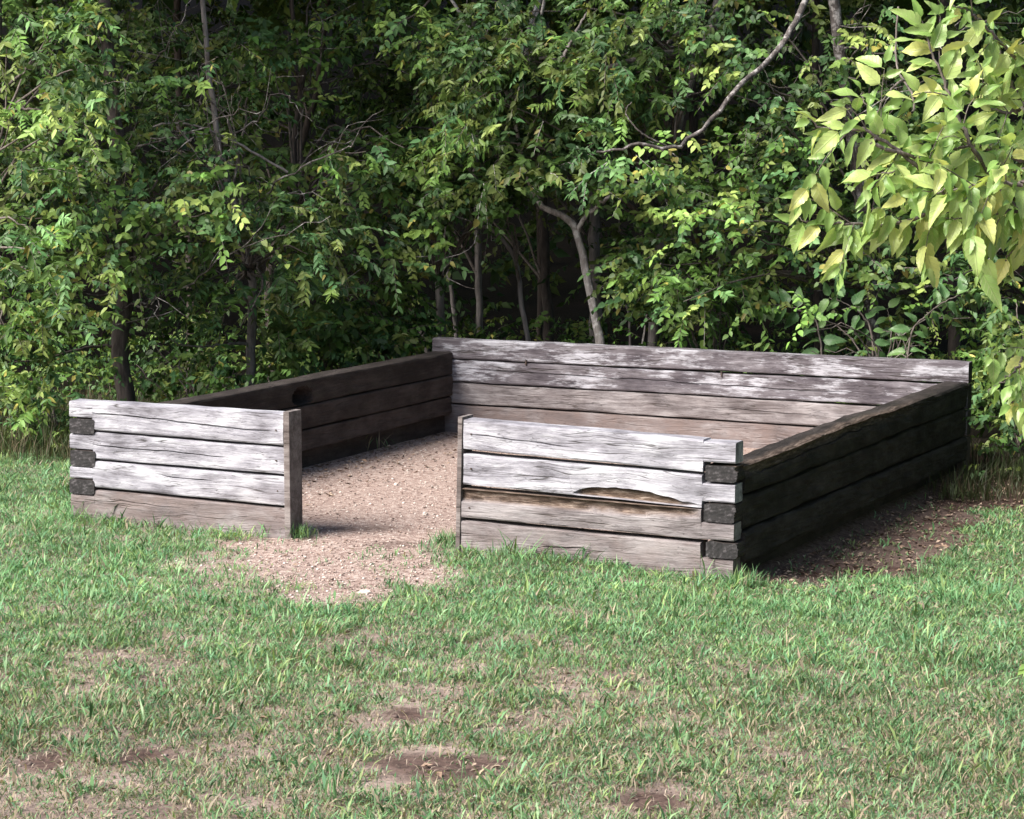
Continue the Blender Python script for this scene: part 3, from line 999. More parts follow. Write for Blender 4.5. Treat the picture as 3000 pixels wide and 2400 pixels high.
#TREES
# ------------------------------------------------------------------ the wood
make_tree('dark_trunked_tree', 'thick dark brown tree trunk standing behind the left end of the enclosure',
          [(372, 1290), (364, 1170), (354, 1020), (364, 880), (366, 760), (360, 640), (345, 480), (330, 300), (312, 100), (300, -150)], 21.0, 0.088, 0.05, M_BARK,
          [(330, 680, 330, 130, -0.4, 130), (180, 480, 260, 150, -0.3, 110), (300, 200, 300, 160, 0.0, 110), (420, 560, 200, 120, -0.6, 70), (390, 860, 60, 20, -0.5, 7)], 101, bare=9,
          limbs=[([(358, 900, 21.0), (330, 930, 20.9), (290, 925, 20.8)], 0.02, 0.01),
                 ([(352, 1015, 21.0), (250, 1020, 20.9), (120, 1055, 20.7), (40, 1060, 20.6)], 0.016, 0.006)])
make_tree('slender_forked_tree', 'slender grey-brown tree forking to the left, behind the left timber wall',
          [(738, 1260), (730, 1130), (735, 1000), (738, 860), (728, 740), (705, 650), (672, 540), (640, 400), (610, 200), (590, -100)], 21.6, 0.05, 0.022, M_BARKG,
          [(760, 620, 190, 140, -0.5, 90), (640, 820, 170, 110, -0.3, 70), (620, 300, 220, 170, 0.2, 90), (820, 900, 150, 110, 0.1, 70), (560, 1040, 100, 60, 0.2, 25)], 102, bare=10,
          limbs=[([(722, 710, 21.6), (660, 660, 21.4), (580, 600, 21.2), (520, 578, 21.0)], 0.02, 0.008),
                 ([(735, 1005, 21.6), (660, 1010, 21.4), (560, 1015, 21.2), (495, 995, 21.1)], 0.015, 0.006),
                 ([(735, 900, 21.6), (690, 840, 21.5), (610, 775, 21.4)], 0.012, 0.005),
                 ([(405, 400, 21.0), (470, 365, 21.0), (560, 366, 21.0), (660, 402, 21.1), (740, 445, 21.2), (842, 505, 21.3)], 0.008, 0.012)])
make_tree('pale_forked_tree', 'thin pale mottled tree with a Y fork behind the back wall',
          [(1770, 1130), (1760, 1030), (1742, 920), (1715, 790), (1690, 685), (1668, 645), (1600, 612), (1560, 560), (1530, 470), (1500, 300)], 22.4, 0.052, 0.018, M_BARKP,
          [(1530, 480, 200, 100, -0.5, 80), (1800, 440, 160, 70, -0.5, 40), (1960, 560, 120, 70, -0.4, 40)], 103, nlimb=0,
          limbs=[([(1690, 685, 22.4), (1712, 640, 22.3), (1755, 598, 22.2), (1806, 560, 22.1), (1815, 510, 22.0), (1808, 470, 22.0)], 0.024, 0.012),
                 ([(1808, 552, 22.1), (1835, 530, 22.0), (1880, 536, 21.9), (1930, 540, 21.8)], 0.013, 0.006)])
make_tree('drooping_branch_tree', 'tree with a long bare branch sweeping down to the left at the upper right',
          [(2560, 1080), (2545, 850), (2510, 500), (2460, 150), (2420, -160)], 22.5, 0.075, 0.05, M_BARKL,
          [(2100, 560, 200, 130, -1.0, 100), (2250, 430, 150, 120, -1.0, 70), (2240, 130, 170, 130, -0.6, 80), (2450, 700, 160, 110, -0.8, 80), (2020, 800, 200, 130, -0.9, 110), (2500, 300, 200, 200, -0.5, 90)], 104, bare=6,
          limbs=[([(2432, -60, 22.4), (2355, 0, 21.6), (2328, 75, 21.2), (2250, 180, 21.0), (2170, 250, 20.8), (2100, 335, 20.7), (2040, 390, 20.6), (1965, 432, 20.5), (1860, 424, 20.4), (1815, 440, 20.4), (1748, 445, 20.4)], 0.032, 0.009),
                 ([(1960, 432, 20.5), (1880, 390, 20.4), (1840, 345, 20.4), (1835, 320, 20.4), (1850, 300, 20.4)], 0.008, 0.004)])
make_tree('arching_limb_tree', 'leafy tree with a low horizontal limb at the top centre of the wood',
          [(1905, 1080), (1930, 800), (1960, 500), (2020, 250), (2090, 60), (2130, -150)], 23.0, 0.05, 0.04, M_BARKG,
          [(1450, 90, 180, 120, -1.2, 110), (1640, 220, 180, 140, -1.2, 110), (1900, 150, 200, 150, -1.0, 130), (1420, 330, 150, 110, -1.0, 80), (1850, 330, 160, 70, -0.8, 50)], 105, bare=6,
          limbs=[([(2050, 170, 23.0), (1960, 155, 22.2), (1880, 165, 22.0), (1830, 185, 21.9), (1730, 203, 21.8), (1660, 180, 21.7), (1580, 172, 21.7)], 0.035, 0.015),
                 ([(2090, 30, 23.0), (2050, 50, 22.4), (1985, 100, 22.2), (1955, 130, 22.1)], 0.025, 0.012),
                 ([(1640, 190, 21.7), (1680, 110, 21.7), (1720, 35, 21.7)], 0.018, 0.01),
                 ([(1650, 205, 21.7), (1705, 230, 21.6), (1700, 300, 21.6), (1700, 320, 21.6)], 0.008, 0.004)])
make_tree('vine_hung_tree', 'shaded tree with a curving thin stem, upper left of centre',
          [(905, 1090), (895, 900), (880, 700), (870, 560), (862, 420), (880, 280), (890, 160), (862, 80), (850, -150)], 22.8, 0.04, 0.02, M_BARK,
          [(960, 560, 220, 120, -0.4, 110), (1080, 720, 200, 120, -0.6, 100), (880, 120, 160, 120, -0.2, 60), (1150, 480, 180, 110, -0.2, 80), (1010, 920, 180, 90, 0.0, 80)], 106, bare=9,
          limbs=[([(880, 290, 22.4), (885, 190, 22.2), (868, 110, 22.1)], 0.012, 0.008),
                 ([(1110, 60, 22.0), (1160, 70, 22.0), (1220, 40, 22.0), (1260, 0, 22.0)], 0.006, 0.012)])
make_tree('hanging_vine_tree', 'tree hung with thin bare vines at the top of the wood, centre',
          [(1300, 1060), (1290, 900), (1285, 700), (1340, 450), (1400, 200), (1430, -100)], 23.5, 0.045, 0.03, M_BARKG,
          [(1330, 180, 150, 130, -0.8, 90), (1270, 560, 170, 110, -0.8, 80), (1180, 60, 200, 90, -0.6, 70), (1400, 520, 140, 90, -0.9, 60)], 107, bare=9,
          limbs=[([(1370, -20, 22.5), (1362, 120, 22.4), (1366, 180, 22.4)], 0.005, 0.003),
                 ([(1480, 0, 22.5), (1450, 40, 22.4), (1420, 110, 22.4), (1385, 160, 22.4)], 0.007, 0.004),
                 ([(1500, 40, 22.3), (1540, 120, 22.3), (1552, 220, 22.3), (1546, 250, 22.3)], 0.008, 0.004),
                 ([(1380, 215, 22.4), (1405, 250, 22.4), (1415, 300, 22.4), (1425, 345, 22.4)], 0.006, 0.003)])
make_tree('leafy_edge_tree', 'bright leafy tree at the far left edge of the wood',
          [(-160, 1330), (-150, 1100), (-120, 800), (-60, 500), (-20, 200), (0, -100)], 20.2, 0.06, 0.04, M_BARK,
          [(60, 880, 150, 130, -0.5, 70), (70, 640, 150, 130, -0.5, 70), (60, 330, 170, 160, -0.3, 80), (110, 80, 170, 100, 0.0, 60), (30, 980, 110, 60, -0.6, 30)], 108, bright=1.15,
          limbs=[([(-60, 330, 20.2), (0, 325, 20.0), (60, 318, 19.9), (120, 325, 19.8)], 0.018, 0.008)])
# trunks in the dark under the canopy
BACK = [
    ('grey_trunked_tree', 'wide pale grey trunk just right of the Y-forked tree, deeper in the wood', [(1740, 1110), (1745, 1000), (1748, 880), (1742, 740), (1738, 600), (1735, 300), (1730, -50)], 26, 0.075, M_BARKG, [(1600, 300, 250, 200, 0.5, 60)]),
    ('brown_trunked_tree', 'brown furrowed trunk left of the Y-forked tree, behind the back wall', [(1612, 1110), (1610, 1000), (1600, 850), (1590, 650), (1585, 400), (1580, 0)], 25, 0.068, M_BARK, [(1350, 300, 200, 200, 1.0, 60)]),
    ('thin_brown_tree', 'thinner brown trunk close beside the brown furrowed trunk', [(1572, 1110), (1577, 1000), (1585, 850), (1580, 650), (1570, 400), (1560, 0)], 25.5, 0.04, M_BARK, []),
    ('leaning_sapling', 'thin pale sapling leaning left, behind the back wall near its left end', [(1550, 1090), (1545, 990), (1528, 890), (1518, 800), (1500, 740), (1450, 680), (1390, 660)], 23.2, 0.03, M_BARKG, [(1480, 640, 130, 60, -0.5, 24)]),
    ('grey_pole_tree', 'straight grey trunk above the left end of the back wall', [(1405, 1090), (1405, 980), (1403, 860), (1402, 780), (1395, 600), (1390, 300), (1390, 0)], 24.5, 0.046, M_BARKG, [(1150, 250, 180, 150, 1.0, 50)]),
    ('thin_leaning_tree', 'thin grey trunk left of the straight grey trunk above the back wall', [(1342, 1090), (1336, 960), (1322, 850), (1312, 780), (1300, 600), (1290, 300)], 24.8, 0.028, M_BARKG, []),
    ('bent_sapling', 'dark bent sapling over the rear end of the left timber wall', [(1260, 1090), (1245, 1000), (1225, 950), (1180, 920), (1130, 915)], 23.8, 0.032, M_BARKG, [(1120, 860, 110, 60, -0.2, 30)]),
    ('dark_straight_tree', 'dark straight trunk deep in shade right of the Y-forked tree', [(2042, 1110), (2045, 980), (2048, 850), (2040, 600), (2030, 300), (2030, 0)], 26, 0.07, M_BARK, [(2200, 300, 250, 200, 0.5, 70)]),
    ('twin_stem_sapling', 'very thin sapling between the Y-forked tree and the leafy bushes', [(1848, 1090), (1845, 1000), (1842, 920), (1825, 860), (1815, 700), (1812, 600)], 23.0, 0.014, M_BARKG, [(1840, 760, 70, 60, 0, 12)]),
    ('slanting_sapling', 'very thin sapling slanting right beside the leafy bushes behind the back wall', [(1876, 1090), (1885, 990), (1900, 900), (1915, 830), (1990, 770)], 22.6, 0.012, M_BARKP, [(1940, 880, 110, 70, -0.3, 30)]),
    ('shaded_trunk_tree', 'dark trunk behind the slender forked tree at the left', [(800, 1130), (795, 1000), (790, 800), (860, 500), (930, 250), (960, 0)], 25, 0.05, M_BARK, [(700, 200, 250, 180, 0.5, 60)]),
    ('left_shaded_tree', 'dim trunk in shade between the thick dark trunk and the slender forked tree', [(560, 1130), (560, 900), (550, 650), (530, 400), (520, 0)], 25, 0.06, M_BARK, [(450, 350, 300, 250, 0.0, 90)]),
    ('right_shaded_tree', 'dim brown trunk above the right end of the back wall', [(2400, 1110), (2400, 950), (2395, 800), (2390, 500), (2390, 0)], 24.5, 0.06, M_BARK, [(2350, 500, 250, 200, 0.0, 80), (2700, 600, 250, 250, 0.0, 90)]),
    ('far_right_tree', 'shaded tree behind the overhanging leafy branch at the right', [(2800, 1150), (2790, 900), (2780, 500), (2760, 0)], 23.5, 0.07, M_BARK, [(2850, 700, 220, 250, -0.6, 110), (2750, 250, 250, 250, -0.3, 90)]),
]
for i, (nm, lab, path, d, r0, bk, cl) in enumerate(BACK):
    make_tree(nm, lab, path, d, r0, r0 * 0.6, bk, cl, 200 + i, nlimb=3, lowlimb=0.55, lsize=0.085, high=r0 > 0.035, bright=0.9, cat='tree' if r0 > 0.035 else 'sapling')

# bushes and leafy plants at the edge of the wood
BUSH = [
    ('arching_bush', 'yellow-green bush arching behind the middle of the back wall', (2080, 1060), 21.9, [(2080, 860, 170, 90, 0, 90), (2000, 960, 110, 70, 0, 40), (1960, 820, 80, 60, 0, 20)], 1.25),
    ('small_leafed_bush', 'small leafy bush just above the back wall right of the Y-forked tree', (1990, 1060), 21.6, [(1990, 1010, 70, 30, 0, 18), (1840, 960, 30, 40, 0, 7)], 1.2),
    ('corner_bush', 'low dark green bush behind the right end of the back wall', (2600, 1110), 21.2, [(2560, 1010, 170, 60, 0, 60), (2720, 1000, 130, 80, 0, 50), (2450, 980, 120, 70, 0, 40)], 1.0),
    ('right_undergrowth_bush', 'tangled bush at the right edge beyond the enclosure corner', (2990, 1290), 21.2, [(2990, 1000, 110, 120, 0, 60), (2990, 1170, 90, 90, 0, 35)], 0.8),
    ('wall_side_bush', 'leafy bush rising behind the middle of the left timber wall', (960, 1150), 22.5, [(920, 990, 150, 70, 0, 70), (1080, 980, 120, 60, 0, 50), (820, 1060, 120, 50, 0, 40)], 1.1),
    ('left_undergrowth_bush', 'low bush between the thick dark trunk and the slender forked tree', (560, 1200), 21.0, [(560, 1100, 150, 50, 0, 50), (480, 1040, 110, 40, 0, 25)], 1.0),
    ('far_left_bush', 'low weedy bush left of the thick dark trunk', (160, 1280), 20.6, [(140, 1170, 150, 60, 0, 45), (60, 1240, 100, 50, 0, 25)], 0.95),
    ('centre_bush', 'dim low bush above the left end of the back wall', (1480, 1080), 23.5, [(1480, 990, 170, 35, 0, 40)], 0.9),
]
for i, (nm, lab, b, d, cl, br) in enumerate(BUSH):
    p = at(b[0], b[1], d); p[2] = 0
    top = at(cl[0][0], cl[0][1], d)
    make_tree(nm, lab, [tuple(p), tuple((p * 0.5 + top * 0.5) + np.array([0.05, 0, 0])), tuple(top)], d, 0.016, 0.006, M_TWIG, cl, 300 + i,
              group='bushes along the edge of the wood', cat='bush', high=False, bright=br, lsize=0.08, nlimb=10, lowlimb=0.08)


# ------------------------------------------------------------------ far mass of the wood (one mass, nobody could count it)
def far_mass():
    r = np.random.default_rng(5)
    cb = Bag()
    for (d0, d1, S, ls, zmax) in ((24.5, 28, 2200, 0.09, 5.5), (28, 33, 2000, 0.14, 7.5), (33, 41, 1500, 0.24, 10), (41, 54, 1500, 0.36, 9)):
        d = d0 + (d1 - d0) * r.random(S); la = (r.random(S) * 2 - 1) * (0.30 * d1 + 2)
        pos = CAM[None] + F0[None] * d[:, None] + R0[None] * la[:, None]
        z = ground_z(pos[:, 0], pos[:, 1])
        # open, dark space under the canopy: few leaves between 0.6 and 2 m there
        hh = zmax * r.random(S) ** 0.8
        pos[:, 2] = z + 0.15 + hh
        keep = (hh < 0.5) | (hh > 1.5) | (r.random(S) < (0.6 if d0 < 28 else 1.0))
        pos = pos[keep]; n = len(pos)
        V, T, _, _ = sprays(pos, r.normal(size=(n, 3)) + CAMDIR * 0.4, 0.4 + 0.4 * r.random(n), 12, ls * (0.8 + 0.4 * r.random(n)), r,
                            np.broadcast_to(FACE, (n, 3)) + 0.3 * r.normal(size=(n, 3)))
        cb.add(V, T, leaf_colours(n * 12, 24, r, 0.01, 0.6).repeat(5, 0))  # far leaves coloured darker: deep shade put into their colour
    # unseen bank of leaves added on the right to keep skylight off the wall
    S = 1500
    d = 11 + 10 * r.random(S); la = 0.235 * d + 1.1 + 3.2 * r.random(S)
    pos = CAM[None] + F0[None] * d[:, None] + R0[None] * la[:, None]
    pos[:, 2] = ground_z(pos[:, 0], pos[:, 1]) + 0.3 + 5.5 * r.random(S)
    V, T, _, _ = sprays(pos, r.normal(size=(S, 3)), 0.5 + 0.4 * r.random(S), 12, 0.2 + 0.06 * r.random(S), r, np.array([[-0.7, -0.3, 0.7]]) + 0.4 * r.normal(size=(S, 3)))
    cb.add(V, T, leaf_colours(S * 12, 24, r, 0.01, 0.9).repeat(5, 0))
    # unseen canopy added overhead to shade the wood further in
    S = 4300
    d = 22.5 + 30 * r.random(S); la = (r.random(S) * 2 - 1) * 16
    pos = CAM[None] + F0[None] * d[:, None] + R0[None] * la[:, None]
    pos[:, 2] = ground_z(pos[:, 0], pos[:, 1]) + 5.2 + 2.5 * r.random(S)
    V, T, _, _ = sprays(pos, r.normal(size=(S, 3)), 0.8 + 0.5 * r.random(S), 9, 0.52 + 0.14 * r.random(S), r, np.array([[0, 0, 1.0]]) + 0.35 * r.normal(size=(S, 3)))
    cb.add(V, T, leaf_colours(S * 9, 18, r, 0.0, 1.0).repeat(5, 0))
    o = link('far_foliage', cb.mesh('far_foliage'), mats=M_LEAF)
    tag(o, 'leaves deep in the wood with shade in their colour, plus added unseen canopy and side bank', 'foliage', kind='stuff')


far_mass()
#NEAR


# ------------------------------------------------------------------ near tree at the right with large leaves
def near_leaf_mesh(seed):
    r = np.random.default_rng(seed)
    nl, nw = 13, 7
    s = np.linspace(0, 1, nl)
    half = 0.27 * np.sin(np.pi * s ** 0.72) ** 0.85 * (1 - 0.25 * s) + 0.002
    half[0] = 0.012; half[-1] = 0.001
    asym = 1 + 0.12 * (r.random() - 0.5)
    w = np.linspace(-1, 1, nw)
    Xl = np.repeat(s[:, None], nw, 1)
    serr = 1 + 0.06 * np.where(np.arange(nl) % 2 == 0, 1, -1)[:, None] * (np.abs(w)[None] > 0.9)
    Yl = half[:, None] * w[None] * serr * np.where(w > 0, asym, 2 - asym)[None]
    fold = 0.25 + 0.5 * r.random(); bend = -0.10 - 0.35 * r.random(); wave = 0.02 + 0.03 * r.random()
    Zl = fold * np.abs(Yl) * 0.7 + bend * s[:, None] ** 2 + wave * np.sin(s[:, None] * 9 + r.random() * 6) * np.abs(w)[None] * np.sign(w)[None]
    tw = (r.random() - 0.5) * 0.8 * s[:, None]
    Y2 = Yl * np.cos(tw) - Zl * np.sin(tw) * 0; Z2 = Zl + Yl * np.sin(tw)
    V = np.stack([Xl, Y2, Z2], 2).reshape(-1, 3)
    i = np.arange(nl * nw).reshape(nl, nw)
    Q = np.stack([i[:-1, :-1].ravel(), i[1:, :-1].ravel(), i[1:, 1:].ravel(), i[:-1, 1:].ravel()], 1)
    # stalk
    sv, sq = tube(np.array([[-0.13, 0, 0.02], [-0.06, 0, 0.004], [0.05, 0, -0.004]]), [0.010, 0.010, 0.006], 4)
    V = np.vstack([V, sv]); Q = np.vstack([Q, sq + nl * nw])
    me = np_mesh('leaf', V, Q, smooth=True)
    me.materials.append(M_NEAR)
    return me


def near_tree():
    r = np.random.default_rng(77)
    D = 6.3
    tb = at(3650, 1200, 6.8)
    base = np.array([tb[0], tb[1], float(ground_z(tb[0], tb[1]))])
    root = empty('overhanging_tree', tuple(base))
    tag(root, 'near branches with large pale yellow-green leaves hanging in at the right edge', 'tree')
    bag = Bag()
    up = np.array([0, 0, 1.0])
    V, Q = tube(curve([base - up * 0.1, base + up * 0.9 - R0 * 0.02, base + up * 1.9 - R0 * 0.08, base + up * 3.0 - R0 * 0.2, base + up * 4.2 - R0 * 0.25], 24), np.linspace(0.075, 0.03, 24), 10, 3, 0.15)
    bag.add(V, Q)
    link('trunk', bag.mesh('trunk', True), root, M_BARK)
    meshes = [near_leaf_mesh(900 + k) for k in range(9)]
    # leafy twigs: (photograph path with depth, leaf length in m, hang, radius, side shoots)
    TW = [
        ([(3090, 300, 6.6), (3000, 200, 6.5), (2900, 90, 6.4), (2830, 30, 6.35), (2770, 20, 6.3)], 0.082, 0.7, 0.004, 3),
        ([(3080, 640, 6.3), (2960, 590, 6.2), (2880, 480, 6.15), (2830, 390, 6.1), (2785, 290, 6.1), (2745, 190, 6.1), (2715, 110, 6.1), (2700, 60, 6.1)], 0.082, 0.25, 0.0045, 5),
        ([(3100, 600, 6.4), (2960, 585, 6.2), (2800, 585, 6.15), (2735, 530, 6.1), (2640, 450, 6.05), (2550, 390, 6.0), (2470, 380, 6.0), (2400, 370, 6.0), (2360, 330, 6.0)], 0.080, 0.5, 0.0045, 6),
        ([(2650, 455, 6.05), (2590, 380, 6.05), (2540, 310, 6.05), (2525, 270, 6.05)], 0.075, 0.25, 0.003, 1),
        ([(3120, 610, 6.5), (2900, 600, 6.3), (2740, 625, 6.2), (2600, 660, 6.15), (2480, 655, 6.1), (2400, 655, 6.1), (2330, 640, 6.1)], 0.084, 0.95, 0.004, 5),
        ([(3100, 470, 6.5), (2990, 470, 6.4), (2890, 430, 6.3), (2790, 430, 6.25), (2690, 420, 6.2), (2620, 400, 6.2)], 0.082, 0.5, 0.004, 4),
        ([(3090, 560, 6.2), (2980, 540, 6.1), (2880, 540, 6.05), (2790, 560, 6.0), (2700, 560, 6.0)], 0.092, 0.95, 0.004, 3),
        ([(3080, 400, 6.6), (3010, 330, 6.5), (2960, 240, 6.5), (2925, 150, 6.5), (2910, 90, 6.5)], 0.082, 0.5, 0.004, 3),
        ([(3110, 700, 6.4), (3020, 690, 6.3), (2960, 740, 6.3), (2935, 790, 6.3)], 0.090, 1.0, 0.004, 1),
        ([(3120, 960, 6.4), (3030, 1010, 6.3), (2985, 1070, 6.25), (2945, 1110, 6.2), (2895, 1150, 6.2)], 0.066, 0.6, 0.003, 2),
        ([(3100, 1120, 6.4), (3040, 1130, 6.3), (2990, 1165, 6.25), (2960, 1185, 6.2)], 0.066, 0.8, 0.003, 1),
        ([(3080, 330, 6.3), (2970, 330, 6.25), (2880, 310, 6.2), (2830, 270, 6.2)], 0.082, 0.4, 0.004, 3),
        ([(3080, 520, 6.7), (2960, 500, 6.6), (2830, 490, 6.5), (2720, 470, 6.45), (2620, 500, 6.4), (2540, 520, 6.4)], 0.084, 0.7, 0.004, 4),
        ([(3080, 660, 6.2), (2960, 620, 6.1), (2860, 640, 6.05), (2770, 640, 6.0)], 0.092, 1.1, 0.004, 3),
        ([(3080, 1940, 6.4), (3040, 1950, 6.3), (3005, 1960, 6.25)], 0.05, 0.5, 0.003, 0),
    ]
    bare = [[(2632, 20, 6.3), (2625, 120, 6.3), (2632, 210, 6.25), (2665, 260, 6.2), (2680, 310, 6.15), (2672, 330, 6.1)],
            [(2560, 360, 6.1), (2590, 290, 6.1), (2630, 245, 6.15), (2650, 235, 6.2)]]
    leaves = []
    D_STEP = 24 * D / FPX

    def leaf_on(p, d, k, ll, hang, tip):
        side = norm(np.cross(d, CF)[None])[0] * (1 if k % 2 else -1)
        h = hang * (0.5 + 0.8 * r.random())
        ax = d * (0.8 - 0.3 * h) + side * (0.85 - 0.45 * h) + np.array([0, 0, -1.0]) * h * 0.9 + r.normal(size=3) * 0.24 - CF * 0.2
        if tip: ax = d + np.array([0, 0, -0.3]) + r.normal(size=3) * 0.1
        ax = norm(ax[None])[0]
        nm = -CF * 0.6 + up * 0.6 + r.normal(size=3) * 0.45
        sd = norm(np.cross(nm, ax)[None])[0]; nn = np.cross(ax, sd)
        L = ll * 1.0 * (0.5 + 0.75 * r.random()) * (0.6 if tip else 1.0)
        W = L * (0.74 + 0.32 * r.random())
        q = p + ax * L * 0.13
        leaves.append((L, Matrix(((ax[0] * L, sd[0] * W, nn[0] * L, q[0]), (ax[1] * L, sd[1] * W, nn[1] * L, q[1]),
                                  (ax[2] * L, sd[2] * W, nn[2] * L, q[2]), (0, 0, 0, 1)))))

    def along(c, ll, hang):
        seg = np.concatenate([[0], np.cumsum(np.linalg.norm(np.diff(c, axis=0), axis=1))])
        m_ = len(c)
        for k in range(int(seg[-1] / D_STEP) + 1):
            x_ = seg[-1] - k * D_STEP
            i = min(int(np.searchsorted(seg, x_)), m_ - 2)
            d = norm((c[min(i + 4, m_ - 1)] - c[max(i - 4, 0)])[None])[0]
            leaf_on(c[i], d, k, ll, hang, k == 0)

    for ti, (path, ll, hang, rad, shoots) in enumerate(TW):
        pts = [at(*q) for q in path]
        b = Bag()
        st = base + up * float(np.clip(pts[0][2] - base[2] - 0.2, 0.5, 4.0)) - R0 * 0.1
        limb(b, [st] + pts, rad * 2.2, rad * 0.35, 40, 5, 50 + ti, 0.003)
        c = curve(pts, 300)
        along(c, ll, hang)
        for q in range(shoots):
            i = int((0.22 + 0.52 * (q + r.random()) / max(shoots, 1)) * 299)
            d = norm((c[min(i + 5, 299)] - c[i - 5])[None])[0]
            side = norm(np.cross(d, CF)[None])[0] * (1 if q % 2 else -1)
            dr = norm((d * 0.7 + side * 0.8 - CF * 0.3 + np.array([0, 0, -0.25 * hang]) + r.normal(size=3) * 0.2)[None])[0]
            Ls = 0.10 + 0.09 * r.random()
            sc_ = curve([c[i], c[i] + dr * Ls * 0.5 + r.normal(size=3) * 0.006, c[i] + dr * Ls - up * Ls * 0.15], 30)
            V, Q = tube(sc_[::5], np.linspace(rad * 0.5, rad * 0.25, 6), 4)
            b.add(V, Q)
            along(sc_, ll * 0.92, hang)
        link('branch', b.mesh('branch', True), root, M_TWIG)
    seen = lambda L, M_: to_px(np.array([[M_[0][3], M_[1][3], M_[2][3]]]))[0][0] < 3040
    leaves = sorted(leaves, key=lambda q: (not seen(*q), -q[0]))
    rest = Bag()
    for k, (L, M_) in enumerate(leaves):
        me = meshes[k % 9]
        if k < 300:
            o = bpy.data.objects.new('leaf', me)
            COL.objects.link(o)
            o.parent = root
            o.matrix_parent_inverse = Matrix.Translation(-Vector(root.location))
            o.matrix_basis = M_
        else:
            v = np.empty(len(me.vertices) * 3, dtype=np.float32); me.vertices.foreach_get('co', v)
            f = np.empty(len(me.polygons) * 4, dtype=np.int32); me.loops.foreach_get('vertex_index', f)
            A = np.array(M_)
            rest.add(v.reshape(-1, 3) @ A[:3, :3].T + A[:3, 3], f.reshape(-1, 4))
    if rest.n:
        tag(link('leaf_mass', rest.mesh('leaf_mass', True), root, M_NEARB), kind='stuff')
    for path in bare:
        b = Bag()
        limb(b, [at(*q) for q in path], 0.0025, 0.0035, 24, 5, 90, 0.001)
        link('branch', b.mesh('branch', True), root, M_TWIG)


near_tree()


# ------------------------------------------------------------------ broad-leaved saplings just behind the back wall
def broad_sapling(label, path, d, ll, step, seed):
    r = np.random.default_rng(seed)
    pts = [at(u, v, d) for u, v in path]
    pts[0][2] = float(ground_z(pts[0][0], pts[0][1])) - 0.03
    root = empty('broad_leaved_sapling', tuple(pts[0] + np.array([0, 0, 0.03])))
    tag(root, label, 'sapling', 'broad-leaved saplings behind the back wall')
    b = Bag()
    limb(b, pts, 0.011, 0.003, 26, 6, seed, 0.004)
    link('stem', b.mesh('stem', True), root, M_TWIG)
    ms = []
    for k in range(4):
        me = near_leaf_mesh(700 + k)
        me.materials.clear(); me.materials.append(M_BROAD)
        ms.append(me)
    c = curve(pts, 200)
    seg = np.concatenate([[0], np.cumsum(np.linalg.norm(np.diff(c, axis=0), axis=1))])
    k = 0
    x_ = seg[-1]
    while x_ > 0.33 * seg[-1]:
        i = min(int(np.searchsorted(seg, x_)), 198)
        dd = norm((c[min(i + 4, 199)] - c[max(i - 4, 0)])[None])[0]
        for sgn in (-1, 1):
            side = norm(np.cross(dd, CF)[None])[0] * sgn
            ax = norm((dd * 0.45 + side * 0.8 + np.array([0, 0, -0.35]) + r.normal(size=3) * 0.22)[None])[0]
            nm = -CF * 0.5 + UPZ * 0.75 + r.normal(size=3) * 0.3
            sd = norm(np.cross(nm, ax)[None])[0]; nn = np.cross(ax, sd)
            L = ll * (0.75 + 0.45 * r.random()); W = L * 1.05
            q = c[i] + ax * L * 0.12
            o = bpy.data.objects.new('leaf', ms[int(r.integers(0, 4))])
            COL.objects.link(o)
            o.parent = root
            o.matrix_parent_inverse = Matrix.Translation(-Vector(root.location))
            o.matrix_basis = Matrix(((ax[0] * L, sd[0] * W, nn[0] * L, q[0]), (ax[1] * L, sd[1] * W, nn[1] * L, q[1]), (ax[2] * L, sd[2] * W, nn[2] * L, q[2]), (0, 0, 0, 1)))
        x_ -= step * (0.8 + 0.4 * r.random())


broad_sapling('arching sapling with paired oval leaves reaching right above the right end of the back wall', [(2640, 1100), (2665, 1000), (2720, 920), (2790, 872), (2880, 845)], 20.9, 0.155, 0.085, 1)
broad_sapling('sapling with broad leaves bending left, below the hanging yellow-green branch', [(2560, 1090), (2556, 1000), (2530, 930), (2480, 890), (2430, 872)], 21.2, 0.17, 0.10, 2)
broad_sapling('sapling with drooping broad leaves reaching left over the back wall, right of centre', [(2420, 1090), (2400, 970), (2330, 905), (2245, 890)], 21.4, 0.17, 0.10, 3)
broad_sapling('short upright broad-leaved sapling between the two bending saplings', [(2655, 1100), (2630, 1010), (2608, 950), (2600, 905)], 21.6, 0.14, 0.09, 4)
#GRASS


# ------------------------------------------------------------------ grass
def blades(px, py, h, az, lean, w, col, r, z=None):
    """Grass blades with one bend: four vertices, two triangles."""
    N = len(px)
    if z is None: z = ground_z(px, py) - 0.004
    b = np.stack([px, py, z], 1)
    d = np.stack([np.cos(az), np.sin(az), np.zeros(N)], 1)
    s = np.stack([-np.sin(az + r.normal(size=N) * 0.6), np.cos(az + r.normal(size=N) * 0.6), np.zeros(N)], 1)
    up = np.array([0, 0, 1.0])
    l1 = lean * 0.55; l2 = lean
    m_ = b + d * (h * 0.55 * np.sin(l1))[:, None] + up * (h * 0.55 * np.cos(l1))[:, None]
    t = m_ + d * (h * 0.5 * np.sin(l2))[:, None] + up * (h * 0.5 * np.cos(l2))[:, None]
    W = w[:, None]
    V = np.stack([b, m_ + s * W * 0.5, t, m_ - s * W * 0.5], 1).reshape(-1, 3)
    o = (np.arange(N) * 4)[:, None]
    T = np.concatenate([o + np.array([[0, 1, 3]]), o + np.array([[1, 2, 3]])], 1).reshape(-1, 3)
    return V, T, col.repeat(4, 0)


